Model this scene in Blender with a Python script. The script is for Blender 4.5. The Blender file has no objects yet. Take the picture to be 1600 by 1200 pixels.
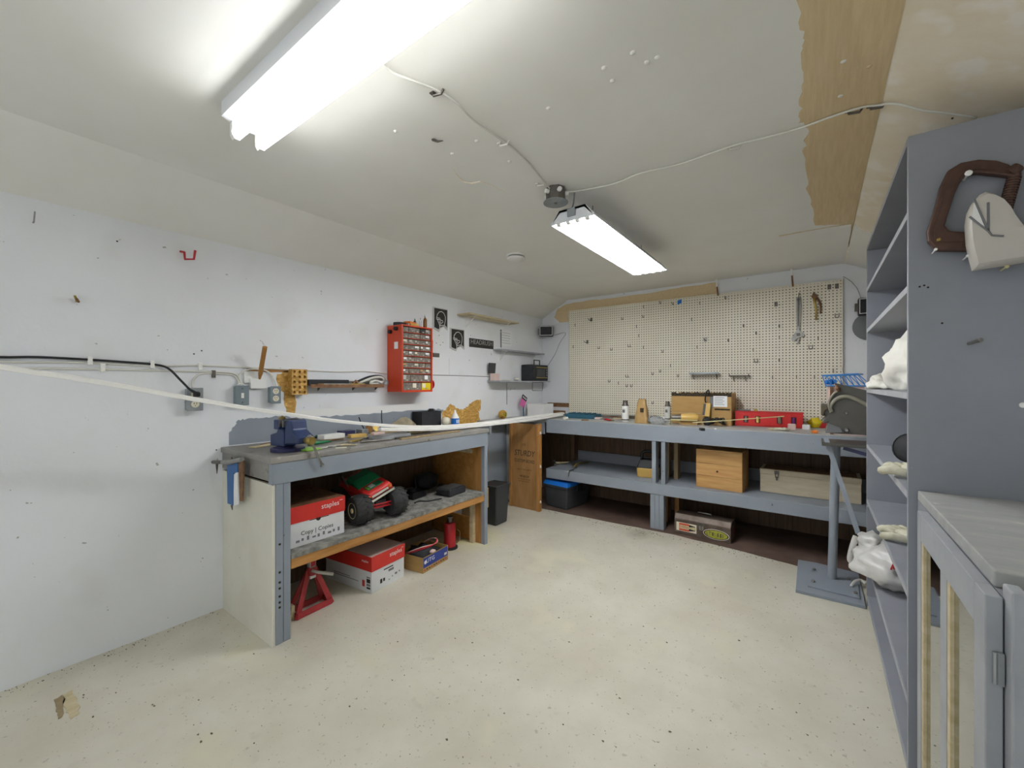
import bpy, bmesh, math, random
from mathutils import Matrix, Vector, Euler, noise
random.seed(7)
R = math.radians
scene = bpy.context.scene
COL = scene.collection
# ---------------------------------------------------------------- camera, exposure, world
FPX, CH, YAW = 650.0, 1.30, R(36.16)
cam_data = bpy.data.cameras.new('camera'); cam = bpy.data.objects.new('camera', cam_data); COL.objects.link(cam)
cam.location = (0, 0, CH); cam.rotation_euler = (R(90), 0, YAW)
cam_data.sensor_width = 36; cam_data.lens = 36 * FPX / 1600; cam_data.clip_start = 0.02
scene.camera = cam
vs = scene.view_settings
vs.view_transform = 'Standard'; vs.look = 'None'; vs.gamma = 1; vs.use_curve_mapping = False
vs.exposure = 0.56
world = bpy.data.worlds.new('world'); scene.world = world; world.use_nodes = True
world.node_tree.nodes['Background'].inputs[0].default_value = (0.8, 0.85, 0.9, 1)
world.node_tree.nodes['Background'].inputs[1].default_value = 1.2      # fill daylight, let in by an added, unseen doorway behind the camera
portal = bpy.data.lights.new('fill_doorway_portal', 'AREA'); portal.shape = 'RECTANGLE'; portal.size = 2.4; portal.size_y = 1.95; portal.cycles.is_portal = True
portal_o = bpy.data.objects.new('fill_doorway_portal', portal); COL.objects.link(portal_o); portal_o.location = (-1.2, -1.75, 0.98); portal_o.rotation_euler = (R(-90), 0, 0)
TUBE1, TUBE2 = 8.5, 32.0           # radiance of the tubes of the two fluorescent fixtures (built further down)
scene.cycles.max_bounces = 10; scene.cycles.diffuse_bounces = 6
# ---------------------------------------------------------------- room measures (metres, camera above the origin)
XL, XR, YB, YF = -2.78, 0.62, 4.45, -1.7
ZC, ZWL, ZWR, XLS, XRS = 2.31, 2.115, 2.11, -2.42, 0.19
ZB = 0.93                             # worktop height
SN, CS = math.sin(YAW), math.cos(YAW)
def ray(px, py):
    a, b = (px - 800) / FPX, (600 - py) / FPX
    return Vector((a * CS - SN, a * SN + CS, b))
def at(px, py, t): d = ray(px, py); return Vector((0, 0, CH)) + d * t
def onx(px, py, x): return at(px, py, x / ray(px, py).x)
def ony(px, py, y): return at(px, py, y / ray(px, py).y)
def onz(px, py, z): return at(px, py, (z - CH) / ray(px, py).z)
def W(px, py, off=0.0): return onx(px, py, XL + off)          # a point on the left wall
def B(px, py, off=0.0): return ony(px, py, YB - off)          # a point on the back wall
def Cl(px, py, off=0.0): return onz(px, py, ZC - off)         # a point on the ceiling
def onp(px, py, p0, n): d = ray(px, py); o = Vector((0, 0, CH)); return o + d * ((p0 - o).dot(n) / d.dot(n))
V = Vector
# ---------------------------------------------------------------- materials
MATS = {}
def lin(c):
    if isinstance(c, str):
        c = [int(c[i:i+2], 16) / 255 for i in (0, 2, 4)]
        c = [x / 12.92 if x <= 0.04045 else ((x + 0.055) / 1.055) ** 2.4 for x in c]
    return (c[0], c[1], c[2], 1)
def mat(name, c, rough=0.5, metal=0.0, c2=None, scale=8.0, detail=4, lo=0.35, hi=0.65, bump=0.0, bscale=None, stretch=(1, 1, 1), spec=0.5, trans=0.0, alpha=1.0, coat=0.0, emit=0.0, ior=1.45):
    if name in MATS: return MATS[name]
    m = bpy.data.materials.new(name); m.use_nodes = True; nt = m.node_tree; N = nt.nodes; L = nt.links
    p = N['Principled BSDF']
    p.inputs['Base Color'].default_value = lin(c); p.inputs['Roughness'].default_value = rough; p.inputs['Metallic'].default_value = metal
    p.inputs['Specular IOR Level'].default_value = spec; p.inputs['Transmission Weight'].default_value = trans; p.inputs['Alpha'].default_value = alpha
    p.inputs['Coat Weight'].default_value = coat; p.inputs['IOR'].default_value = ior
    if emit: p.inputs['Emission Color'].default_value = lin(c); p.inputs['Emission Strength'].default_value = emit
    if c2 is not None or bump:
        tc = N.new('ShaderNodeTexCoord'); mp = N.new('ShaderNodeMapping'); mp.inputs['Scale'].default_value = stretch
        L.new(tc.outputs['Object'], mp.inputs['Vector'])
    if c2 is not None:
        nz = N.new('ShaderNodeTexNoise'); nz.inputs['Scale'].default_value = scale; nz.inputs['Detail'].default_value = detail; nz.inputs['Roughness'].default_value = 0.6
        L.new(mp.outputs[0], nz.inputs['Vector'])
        rp = N.new('ShaderNodeMapRange'); rp.inputs[1].default_value = lo; rp.inputs[2].default_value = hi
        mx = N.new('ShaderNodeMix'); mx.data_type = 'RGBA'
        mx.inputs[6].default_value = lin(c); mx.inputs[7].default_value = lin(c2)
        L.new(nz.outputs[0], rp.inputs[0]); L.new(rp.outputs[0], mx.inputs[0]); L.new(mx.outputs[2], p.inputs['Base Color'])
    if bump:
        nb = N.new('ShaderNodeTexNoise'); nb.inputs['Scale'].default_value = bscale or scale * 2; nb.inputs['Detail'].default_value = 5
        bm = N.new('ShaderNodeBump'); bm.inputs['Strength'].default_value = bump; bm.inputs['Distance'].default_value = 0.01
        L.new(mp.outputs[0], nb.inputs['Vector']); L.new(nb.outputs[0], bm.inputs['Height']); L.new(bm.outputs[0], p.inputs['Normal'])
    MATS[name] = m; return m
def specks(m, layers):
    """chips, dust and stains laid over a material: (colour, noise scale, threshold, softness)"""
    nt = m.node_tree; N = nt.nodes; L = nt.links; p = N['Principled BSDF']
    tc = N.new('ShaderNodeTexCoord')
    for i, (c, sc, th, soft) in enumerate(layers):
        src = p.inputs['Base Color'].links[0].from_socket if p.inputs['Base Color'].links else None
        nz = N.new('ShaderNodeTexNoise'); nz.inputs['Scale'].default_value = sc; nz.inputs['Detail'].default_value = 2.5
        mp = N.new('ShaderNodeMapping'); mp.inputs['Location'].default_value = (3.1 * i, 7.7 * i, 1.3 * i)
        L.new(tc.outputs['Object'], mp.inputs[0]); L.new(mp.outputs[0], nz.inputs['Vector'])
        rp = N.new('ShaderNodeMapRange'); rp.inputs[1].default_value = th; rp.inputs[2].default_value = th + soft
        mx = N.new('ShaderNodeMix'); mx.data_type = 'RGBA'; mx.inputs[7].default_value = lin(c)
        if src: L.new(src, mx.inputs[6])
        else: mx.inputs[6].default_value = p.inputs['Base Color'].default_value
        L.new(nz.outputs[0], rp.inputs[0]); L.new(rp.outputs[0], mx.inputs[0]); L.new(mx.outputs[2], p.inputs['Base Color'])
    return m
def stain(m, c, x, y, rx, ry, amt, sc=9.0):
    nt = m.node_tree; N = nt.nodes; L = nt.links; p = N['Principled BSDF']; src = p.inputs['Base Color'].links[0].from_socket
    tc = N.new('ShaderNodeTexCoord'); mp = N.new('ShaderNodeMapping'); mp.vector_type = 'TEXTURE'
    mp.inputs['Location'].default_value = (x, y, 0); mp.inputs['Scale'].default_value = (rx, ry, 1)
    g = N.new('ShaderNodeTexGradient'); g.gradient_type = 'SPHERICAL'
    nz = N.new('ShaderNodeTexNoise'); nz.inputs['Scale'].default_value = sc
    mu = N.new('ShaderNodeMath'); mu.operation = 'MULTIPLY'; mu2 = N.new('ShaderNodeMath'); mu2.operation = 'MULTIPLY'; mu2.inputs[1].default_value = amt
    mx = N.new('ShaderNodeMix'); mx.data_type = 'RGBA'; mx.inputs[7].default_value = lin(c)
    L.new(tc.outputs['Object'], mp.inputs[0]); L.new(mp.outputs[0], g.inputs[0]); L.new(tc.outputs['Object'], nz.inputs['Vector'])
    L.new(g.outputs[1], mu.inputs[0]); L.new(nz.outputs[0], mu.inputs[1]); L.new(mu.outputs[0], mu2.inputs[0]); L.new(mu2.outputs[0], mx.inputs[0])
    L.new(src, mx.inputs[6]); L.new(mx.outputs[2], p.inputs['Base Color'])
mat('wall', 'e3e5e8', 0.38, c2='dfe1e2', scale=1.6, bump=0.12, bscale=28)
specks(MATS['wall'], [('a7a6a0', 26, 0.735, 0.02), ('dbdcdb', 3.2, 0.60, 0.15)])
mat('ceiling', 'e9e8e3', 0.6, c2='e1dfd6', scale=0.9, bump=0.05, bscale=18)
mat('tan_board', 'dac59e', 0.75, c2='d0b98f', scale=16, stretch=(5, 0.35, 5), bump=0.15, bscale=60)
mat('cream_board', 'efe6d5', 0.7, c2='e6d9c0', scale=5.0, detail=8, bump=0.1, bscale=30)
specks(MATS['cream_board'], [('f1eade', 9, 0.55, 0.12)])
mat('floor', 'd3cfbf', 0.42, c2='c5bfad', scale=2.2, detail=6, bump=0.08, bscale=45)
specks(MATS['floor'], [('c6c1b0', 14, 0.66, 0.08), ('b1ab9b', 40, 0.66, 0.07), ('8d8676', 75, 0.70, 0.04), ('4d463c', 90, 0.74, 0.02), ('6d6455', 40, 0.75, 0.012), ('d0cbb4', 3.1, 0.60, 0.15)])
stain(MATS['floor'], 'd79a9a', -1.25, 2.62, 0.42, 0.16, 1.3, 20); stain(MATS['floor'], 'd8cf8a', -1.3, 1.25, 0.35, 0.35, 1.5)
stain(MATS['floor'], '857c6a', -0.15, 2.2, 0.12, 0.18, 1.3, 30); stain(MATS['floor'], 'b3a690', -2.35, 0.75, 0.55, 0.5, 0.8)
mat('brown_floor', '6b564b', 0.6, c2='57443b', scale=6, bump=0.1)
GREY = mat('grey_paint', '8d949c', 0.42, c2='868e96', scale=3, bump=0.05, bscale=30)
specks(GREY, [('5f656b', 18, 0.745, 0.02), ('9aa0a5', 40, 0.77, 0.02)])
mat('grey_shelf', '8f9299', 0.5, c2='888b92', scale=4, bump=0.06, bscale=40); specks(MATS['grey_shelf'], [('a2a4a8', 55, 0.775, 0.02), ('5b5d63', 45, 0.785, 0.02)])
mat('grey_edge', 'a5a8ac', 0.5, c2='989ba0', scale=6)
mat('worn_top', 'aaaaa6', 0.5, c2='999b9a', scale=5, detail=8, stretch=(1, 5, 1), bump=0.08); specks(MATS['worn_top'], [('8a8983', 16, 0.66, 0.1), ('c2c0b8', 24, 0.66, 0.08)])
mat('bench_top', '7e7c78', 0.45, c2='8f8b84', scale=6, detail=7, bump=0.08); specks(MATS['bench_top'], [('5b554d', 13, 0.6, 0.12), ('a7a49c', 26, 0.68, 0.06)])
mat('white_panel', 'd9d6c8', 0.5, c2='d0ccbc', scale=4, bump=0.08); specks(MATS['white_panel'], [('8d8a80', 30, 0.745, 0.02)])
mat('wood', 'b8864a', 0.55, c2='a4712f', scale=5, stretch=(6, 0.8, 6), detail=6, bump=0.06)
mat('wood_y', 'b8864a', 0.55, c2='9d6c33', scale=5, stretch=(6, 0.7, 6), detail=6, bump=0.06)
mat('wood_z', 'b08048', 0.55, c2='98692f', scale=5, stretch=(6, 6, 0.7), detail=6, bump=0.06)
mat('wood_x', 'c89e63', 0.5, c2='b5874c', scale=5, stretch=(0.8, 6, 8), detail=6, bump=0.05); specks(MATS['wood_x'], [('8b6234', 9, 0.74, 0.03)])
mat('wood_dark', '6e543c', 0.6, c2='5a4330', scale=6, stretch=(7, 7, 0.6), detail=6)
mat('wood_pale', 'cdbf9f', 0.6, c2='b9a981', scale=7, stretch=(5, 1, 5))
mat('wood_stud', '9d8a6a', 0.6, c2='8a7757', scale=7, stretch=(5, 5, .7))
mat('osb', 'cba158', 0.6, c2='ad8238', scale=38, detail=3, lo=0.4, hi=0.6, stretch=(1, 0.6, 1.6), bump=0.2, bscale=60); specks(MATS['osb'], [('d8b06a', 30, 0.6, 0.05)])
mat('carpet', '98978f', 0.95, c2='66645f', scale=22, detail=6, bump=0.5, bscale=70)
mat('peg', 'ebe5d3', 0.5, c2='e4ddc8', scale=2)
mat('gap', '2b2620', 0.9)
mat('black', '17181a', 0.5); mat('black_gloss', '101113', 0.22); mat('black_soft', '232427', 0.75, c2='2d2e31', scale=12)
mat('rubber', '2a2a29', 0.75, c2='363635', scale=20)
mat('dark_grey', '3c3d3d', 0.5, c2='474846', scale=9); mat('mid_grey', '6b6d6e', 0.5)
mat('white', 'e6e6e3', 0.4); mat('white_plastic', 'e9e8e2', 0.3); mat('white_enamel', 'dddfe2', 0.25, spec=0.6)
mat('paper', 'e8e9ea', 0.7); mat('card_white', 'dcdddd', 0.6, c2='d3d4d3', scale=5)
mat('lid_red', 'c9332b', 0.45, c2='c02c25', scale=5); mat('red', 'b5242b', 0.4); mat('red_stand', 'b23a3c', 0.45, c2='9d2f32', scale=9)
mat('red_cab', 'c9431f', 0.38, c2='c03d1c', scale=5); mat('red_bright', 'cf2f2c', 0.38, c2='c42723', scale=7)
mat('card', 'b28f58', 0.75, c2='a8854f', scale=7, stretch=(1, 1, 5)); mat('card_dark', '4a3d28', 0.8, c2='1f1a12', scale=60)
mat('steel', 'a8a7a3', 0.32, metal=0.9, c2='8f8d88', scale=12); mat('steel_dark', '5e5a53', 0.42, metal=0.8, c2='75706a', scale=20)
mat('galv', '8f9496', 0.4, metal=0.6, c2='a1a6a8', scale=14); mat('chrome', 'd6d6d6', 0.12, metal=1.0); mat('brass', 'b39a55', 0.35, metal=0.8)
mat('rust', '6b4a34', 0.6, metal=0.3, c2='8d6a48', scale=30); mat('rust_clamp', '5b4238', 0.5, metal=0.25, c2='4a342c', scale=12, bump=0.15, bscale=60)
mat('box_paint', '7c878c', 0.4, c2='727d83', scale=6); mat('ivory', 'd9d3bd', 0.35)
mat('blue_vise', '2b3c66', 0.4, c2='232f50', scale=14); mat('blue_dark', '27264f', 0.45); mat('blue_tool', '1c5a96', 0.35); mat('blue_lid', '1f74d0', 0.35); mat('blue_rack', '4a8fd6', 0.3, metal=0.2)
mat('teal', '2d5f74', 0.45); mat('bin', '3a3d3e', 0.5)
mat('green', '1d7a4d', 0.4); mat('lime', '8ec63f', 0.45); mat('yellow', 'd9c21f', 0.4); mat('yellow_tool', 'cba75a', 0.45); mat('orange', 'e07a2b', 0.4); mat('amber', '8a5a1c', 0.2, trans=0.3)
mat('cream_hub', 'd8cf9a', 0.4); mat('pink', 'd76aa6', 0.5); mat('pinkish', 'd9c0b8', 0.7); mat('purple', '6b2a6d', 0.4)
mat('cable', 'd6d4cb', 0.45); mat('cable_dirty', 'a39f92', 0.5); mat('silver_line', 'c9c9c7', 0.35, metal=0.3); mat('silver_dim', '9c9c9a', 0.4, metal=0.2); mat('sign_black', '252422', 0.55, c2='2f2d2b', scale=80)
mat('cloth', 'd9d7cf', 0.85, c2='cdcabf', scale=5, bump=0.3, bscale=14); mat('glove', 'd2cfba', 0.9, c2='b9b59d', scale=14, bump=0.5, bscale=50)
mat('bag', 'e3e2df', 0.3, c2='d6d4cf', scale=6, bump=0.4, bscale=16, trans=0.15); mat('clear', 'e8ecee', 0.15, trans=0.75, bump=0.5, bscale=30)
mat('drawer', '8d857c', 0.22, c2='5b554e', scale=45, detail=5, lo=0.35, hi=0.7, spec=0.6); mat('drawer_edge', 'b5afa6', 0.25)
mat('guard', 'cfcac1', 0.35, c2='c4bfb6', scale=3, trans=0.1); mat('shell', '55534d', 0.5, c2='4b4943', scale=6); mat('shell_rim', '8a8677', 0.5, c2='7a7668', scale=9)
mat('tool_green', '5f5a4a', 0.5, metal=0.4, c2='6f5d4c', scale=16, bump=0.1); specks(mat('tool_brown', '6d6157', 0.5, metal=0.3, c2='57483d', scale=12), [('8a4a2c', 9, 0.62, 0.08)])
mat('case_wood', 'cdc1a8', 0.65, c2='beb196', scale=6, stretch=(1, 6, 6)); specks(MATS['case_wood'], [('6f5f49', 24, 0.70, 0.03)])
mat('sticker_yellow', 'b8bd2a', 0.4, c2='8f9440', scale=40); mat('sticker_red', 'cc4a2a', 0.45); mat('ink', '2a2a2a', 0.7); mat('ink_brown', '3a2714', 0.7); mat('ink_grey', '77787a', 0.7)
mat('bark', 'a39a82', 0.8, c2='7d745e', scale=18, bump=0.3); mat('glass', 'ffffff', 0.0, trans=1.0, spec=0.5)
mat('pane', 'b9bcbb', 0.03, metal=1.0)
mat('blue_label', '2a3f8f', 0.5)
mat('wood_crate', 'a87f4e', 0.6, c2='936a3a', scale=4, stretch=(4, 4, .8), detail=6)
mat('ink_faint', '6b4a28', 0.7); mat('yellow_string', 'b9b03a', 0.7, c2='c98a3a', scale=30)
mat('brown_paper', 'a98b5b', 0.8, c2='9b7d4d', scale=10, bump=0.4, bscale=22)
for nm, st in (('tube1', TUBE1), ('tube2', TUBE2)): mat(nm, (0.97, 0.985, 1.0), 0.4, emit=st)
mat('debris', '665b4b', 0.9)
# ---------------------------------------------------------------- mesh builder
RM = {}
def root_of(o):
    while o.parent: o = o.parent
    return o
class MB:
    def __init__(s, M=None): s.v = []; s.f = []; s.M = M
    def add(s, vs_, fs):
        n = len(s.v)
        s.v += [(s.M @ V(p) if s.M else V(p)) for p in vs_]
        s.f += [tuple(i + n for i in f) for f in fs]; return s
    def box(s, x0, x1, y0, y1, z0, z1):
        return s.add([(x0,y0,z0),(x1,y0,z0),(x1,y1,z0),(x0,y1,z0),(x0,y0,z1),(x1,y0,z1),(x1,y1,z1),(x0,y1,z1)],
                     [(0,3,2,1),(4,5,6,7),(0,1,5,4),(1,2,6,5),(2,3,7,6),(3,0,4,7)])
    def frus(s, b, t, z0, z1):      # b, t = (x0,x1,y0,y1) of bottom and top
        return s.add([(b[0],b[2],z0),(b[1],b[2],z0),(b[1],b[3],z0),(b[0],b[3],z0),(t[0],t[2],z1),(t[1],t[2],z1),(t[1],t[3],z1),(t[0],t[3],z1)],
                     [(0,3,2,1),(4,5,6,7),(0,1,5,4),(1,2,6,5),(2,3,7,6),(3,0,4,7)])
    def bar(s, p, q, w, h, up=(0,0,1)):     # rectangular bar from p to q
        p, q = V(p), V(q); d = (q - p).normalized(); u = V(up)
        if abs(d.dot(u)) > 0.98: u = V((1,0,0)) if abs(d.x) < 0.9 else V((0,1,0))
        a = d.cross(u).normalized() * w / 2; b = a.cross(d).normalized() * h / 2
        return s.add([p-a-b, p+a-b, p+a+b, p-a+b, q-a-b, q+a-b, q+a+b, q-a+b], [(0,3,2,1),(4,5,6,7),(0,1,5,4),(1,2,6,5),(2,3,7,6),(3,0,4,7)])
    def tube(s, pts, r, n=8, closed=False, flat=1.0, up=(0,0,1)):
        pts = [V(p) for p in pts]; m = len(pts); rr = r if hasattr(r, '__len__') else [r] * m
        vs_, fs = [], []; u = None
        for i, p in enumerate(pts):
            a = pts[(i-1) % m] if (closed or i > 0) else p; b = pts[(i+1) % m] if (closed or i < m-1) else p
            d = (b - a).normalized()
            if u is None:
                u = V(up)
                if abs(u.dot(d)) > 0.95: u = V((1,0,0)) if abs(d.x) < 0.9 else V((0,1,0))
            u = (u - d * u.dot(d))
            u = u.normalized() if u.length > 1e-6 else d.orthogonal().normalized()
            w = d.cross(u)
            for k in range(n):
                t = 2 * math.pi * k / n; vs_.append(p + (u * math.cos(t) * flat + w * math.sin(t)) * rr[i])
        for i in range(m if closed else m-1):
            j = (i+1) % m
            for k in range(n): l = (k+1) % n; fs.append((i*n+k, i*n+l, j*n+l, j*n+k))
        if not closed: fs += [tuple(range(n))[::-1], tuple(range((m-1)*n, m*n))]
        return s.add(vs_, fs)
    def cyl(s, p, q, r, r2=None, n=16): return s.tube([p, q], [r, r if r2 is None else r2], n)
    def lathe(s, prof, o=(0,0,0), n=20, axis=(0,0,1)):    # prof: (radius, height)
        ax = V(axis).normalized(); u = ax.orthogonal().normalized(); w = ax.cross(u); o = V(o); vs_, fs = [], []
        for r, h in prof:
            for k in range(n): t = 2*math.pi*k/n; vs_.append(o + ax*h + (u*math.cos(t) + w*math.sin(t))*max(r, 1e-5))
        for i in range(len(prof)-1):
            for k in range(n): l = (k+1) % n; fs.append((i*n+k, i*n+l, (i+1)*n+l, (i+1)*n+k))
        fs += [tuple(range(n))[::-1], tuple(range((len(prof)-1)*n, len(prof)*n))]
        return s.add(vs_, fs)
    def prism(s, pts, vec):
        pts = [V(p) for p in pts]; n = len(pts); vec = V(vec)
        return s.add(pts + [p + vec for p in pts], [tuple(range(n))[::-1], tuple(range(n, 2*n))] + [(i, (i+1) % n, n+(i+1) % n, n+i) for i in range(n)])
    def loft(s, rings, cap0=True, cap1=True):
        n = len(rings[0]); vs_ = [p for r in rings for p in r]; fs = []
        for i in range(len(rings)-1):
            for k in range(n): l = (k+1) % n; fs.append((i*n+k, i*n+l, (i+1)*n+l, (i+1)*n+k))
        if cap0: fs.append(tuple(range(n))[::-1])
        if cap1: fs.append(tuple(range((len(rings)-1)*n, len(rings)*n)))
        return s.add(vs_, fs)
    def blob(s, c, size, amp=0.0, freq=3.0, seed=0, sub=3, floor=None):
        b = bmesh.new(); bmesh.ops.create_icosphere(b, subdivisions=sub, radius=1.0); b.verts.index_update()
        c = V(c); out = []
        for v in b.verts:
            d = 1 + amp * noise.fractal(v.co * freq + V((seed*3.7, seed*1.9, seed)), 1.0, 2.0, 3)
            p = V((v.co.x*size[0]*d, v.co.y*size[1]*d, v.co.z*size[2]*d)) + c
            if floor is not None and p.z < floor: p.z = floor
            out.append(p)
        fs = [tuple(v.index for v in f.verts) for f in b.faces]; b.free(); return s.add(out, fs)
    def build(s, name, m, parent=None, smooth=False, bevel=0.0, seg=2, world=False, sub=0):
        me = bpy.data.meshes.new(name); vs_ = [V(p) for p in s.v]; org = None
        if parent is None:
            xs = [p.x for p in vs_]; ys = [p.y for p in vs_]; zs = [p.z for p in vs_]
            org = V(((min(xs)+max(xs))/2, (min(ys)+max(ys))/2, min(zs))); vs_ = [p - org for p in vs_]
        elif world:
            inv = RM[root_of(parent).name].inverted(); vs_ = [inv @ p for p in vs_]
        me.from_pydata(vs_, [], s.f)
        b = bmesh.new(); b.from_mesh(me); bmesh.ops.recalc_face_normals(b, faces=b.faces); b.to_mesh(me); b.free()
        if smooth:
            me.polygons.foreach_set('use_smooth', [True] * len(me.polygons))
        me.materials.append(MATS[m] if isinstance(m, str) else m)
        o = bpy.data.objects.new(name, me); COL.objects.link(o)
        if parent is None: o.location = org; RM[o.name] = Matrix.Translation(org)
        else: o.parent = parent
        if bevel:
            md = o.modifiers.new('bevel', 'BEVEL'); md.width = bevel; md.segments = seg; md.limit_method = 'ANGLE'; md.angle_limit = R(40)
        if sub:
            md = o.modifiers.new('subd', 'SUBSURF'); md.levels = sub; md.render_levels = sub
        if smooth == 'auto':
            for poly in me.polygons: poly.use_smooth = True
            me.set_sharp_from_angle(angle=R(38))
        return o
def tag(o, label, cat, group=None):
    o['label'] = label; o['category'] = cat
    if group: o['group'] = group
    return o
def thing(name, label, cat, loc, rz=0.0, group=None, rot=None):
    o = bpy.data.objects.new(name, None); COL.objects.link(o); o.location = loc
    e = Euler(rot if rot else (0, 0, rz)); o.rotation_euler = e; o.empty_display_size = 0.1
    RM[o.name] = Matrix.Translation(V(loc)) @ e.to_matrix().to_4x4()
    return tag(o, label, cat, group)
def struct(o): o['kind'] = 'structure'; return o
def copy_tree(o, parent=None):
    c = o.copy(); COL.objects.link(c); c.parent = parent
    for ch in [x for x in o.children]: copy_tree(ch, c)
    return c
def text(name, s, size, m, parent, loc, rot, ext=0.0006, xs=1.0, align='CENTER', world=True, shear=0.0):
    cu = bpy.data.curves.new(name, 'FONT'); cu.body = s; cu.size = size; cu.extrude = ext; cu.align_x = align; cu.align_y = 'CENTER'; cu.resolution_u = 2; cu.shear = shear
    t = bpy.data.objects.new('tmp_text', cu); COL.objects.link(t); bpy.context.view_layer.update()
    me = bpy.data.meshes.new_from_object(t.evaluated_get(bpy.context.evaluated_depsgraph_get())); bpy.data.objects.remove(t); bpy.data.curves.remove(cu)
    Mx = Matrix.Translation(V(loc)) @ Euler(rot).to_matrix().to_4x4() @ Matrix.Diagonal((xs, 1, 1, 1))
    if world: Mx = RM[root_of(parent).name].inverted() @ Mx
    me.transform(Mx); me.materials.clear(); me.materials.append(MATS[m])
    o = bpy.data.objects.new(name, me); COL.objects.link(o); o.parent = parent; return o
FX, FY = (R(90), 0, R(90)), (R(90), 0, 0)      # text facing +x / facing -y
def ragged(pts, n=4, j=0.006, lock=()):
    """subdivide a closed outline and roughen it (axis-free jitter)"""
    out = []
    for i, p in enumerate(pts):
        q = pts[(i+1) % len(pts)]; out.append(V(p))
        if i in lock: continue
        for k in range(1, n): out.append(V(p).lerp(V(q), k/n) + V([random.uniform(-j, j) for _ in 'xyz']))
    return out
def patch(name, pts, vec, m, parent, n=5, j=0.006, lock=()):
    pts = ragged(pts, n, j, lock); d = V(vec).normalized(); p0 = pts[0]
    pts = [p - d * (p - p0).dot(d) for p in pts]
    b = MB(); b.prism(pts, vec); return b.build(name, m, parent, world=True)
# ================================================================ THE ROOM
T = 0.1
fl = struct(MB().box(XL-T, XR+T, YF-T, YB+T, -T, 0).build('floor', 'floor')); RM[fl.name] = Matrix.Translation(fl.location)
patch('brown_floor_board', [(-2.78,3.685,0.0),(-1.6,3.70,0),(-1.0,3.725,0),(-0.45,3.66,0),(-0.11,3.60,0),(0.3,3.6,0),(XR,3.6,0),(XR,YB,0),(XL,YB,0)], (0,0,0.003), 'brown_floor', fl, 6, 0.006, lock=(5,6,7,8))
wl = struct(MB().box(XL-T, XL, YF-T, YB+T, 0, ZWL+0.1).build('wall_left', 'wall'))
wb = struct(MB().box(XL, XR, YB, YB+T, 0, ZC).build('wall_back', 'wall'))
wr = struct(MB().box(XR, XR+T, YF-T, YB+T, 0, ZWR+0.1).build('wall_right', 'wall'))
wf = struct(MB().box(XL, -2.4, YF-T, YF, 0, ZC).box(0.0, XR, YF-T, YF, 0, ZC).box(-2.4, 0.0, YF-T, YF, 1.95, ZC).build('wall_front', 'wall'))     # doorway opening added out of view to let in frontal fill light
ce = struct(MB().box(XL-T, XR+T, YF-T, YB+T, ZC, ZC+T).build('ceiling', 'ceiling'))
def slope(xa, za, xb, zb, m):
    b = MB(); b.prism([(xa,YF,za),(xb,YF,zb),(xa,YF,zb)], (0,YB-YF,0)); return b.build('sloped_panel', m, ce, world=True)
slope(XL, ZWL, XLS, ZC, 'ceiling'); slope(XR, ZWR, XRS, ZC, 'cream_board')
# bare, unpainted strip of ceiling board with the ragged brush edge of the paint
patch('bare_board', [Cl(1252,20),Cl(1255,75),Cl(1253,140),Cl(1250,190),Cl(1262,200),Cl(1255,240),Cl(1262,300),Cl(1274,352),Cl(1330,350),V((XRS,4.05,ZC)),V((XRS,2.6,ZC)),V((XRS,1.0,ZC)),V((XRS,0.6,ZC)),V((-0.16,0.6,ZC))], (0,0,-0.002), 'tan_board', ce, 9, 0.008, lock=(9,10,11,12,13))
rs0 = V((XRS,0,ZC)); rn = V((ZC-ZWR,0,XR-XRS)).normalized()
def Sr(px, py, off=0.0): return onp(px, py, rs0 - rn*off, rn)
patch('white_paint', [Sr(1335,350),Sr(1352,362),Sr(1400,372),Sr(1400,440),Sr(1322,415)], -rn*0.0015, 'ceiling', ce, 5, 0.004)
# cracked, lifting paint and small bumps on the ceiling
cr = MB(); cr.tube([Cl(706,262,.001),Cl(716,276,.001),Cl(724,284,.002),Cl(737,287,.004),Cl(750,284,.004),Cl(765,288,.001),Cl(795,303,.001)], [.001,.003,.006,.008,.006,.003,.001], 6, flat=0.4); cr.build('lifting_paint', 'cream_board', ce, world=True)
cr = MB(); cr.tube([Cl(1217,369,.002),Cl(1260,361,.002),Cl(1332,349,.002)], [.004,.002,.002], 6); cr.build('crack', 'tan_board', ce, world=True)
for i, (x, y) in enumerate([(944,106),(989,82),(1011,97),(1027,90),(957,126),(857,169),(796,252),(745,220),(618,205),(682,220),(707,240),(1318,95),(1313,149),(1358,103),(1322,281),(1272,194)]):
    b = MB(); b.lathe([(.009,0),(.008,.003),(.003,.005)], Cl(x,y), 8, (0,0,-1)); b.build('nail_head', 'tan_board' if x in (1358,1322,1272) else 'ceiling', ce, world=True)
b = MB(); b.tube([Cl(676,218),Cl(684,221,.02),Cl(692,220,.03)], [.006,.005,.002], 6); b.build('bent_nail', 'steel_dark', ce, world=True)
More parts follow.
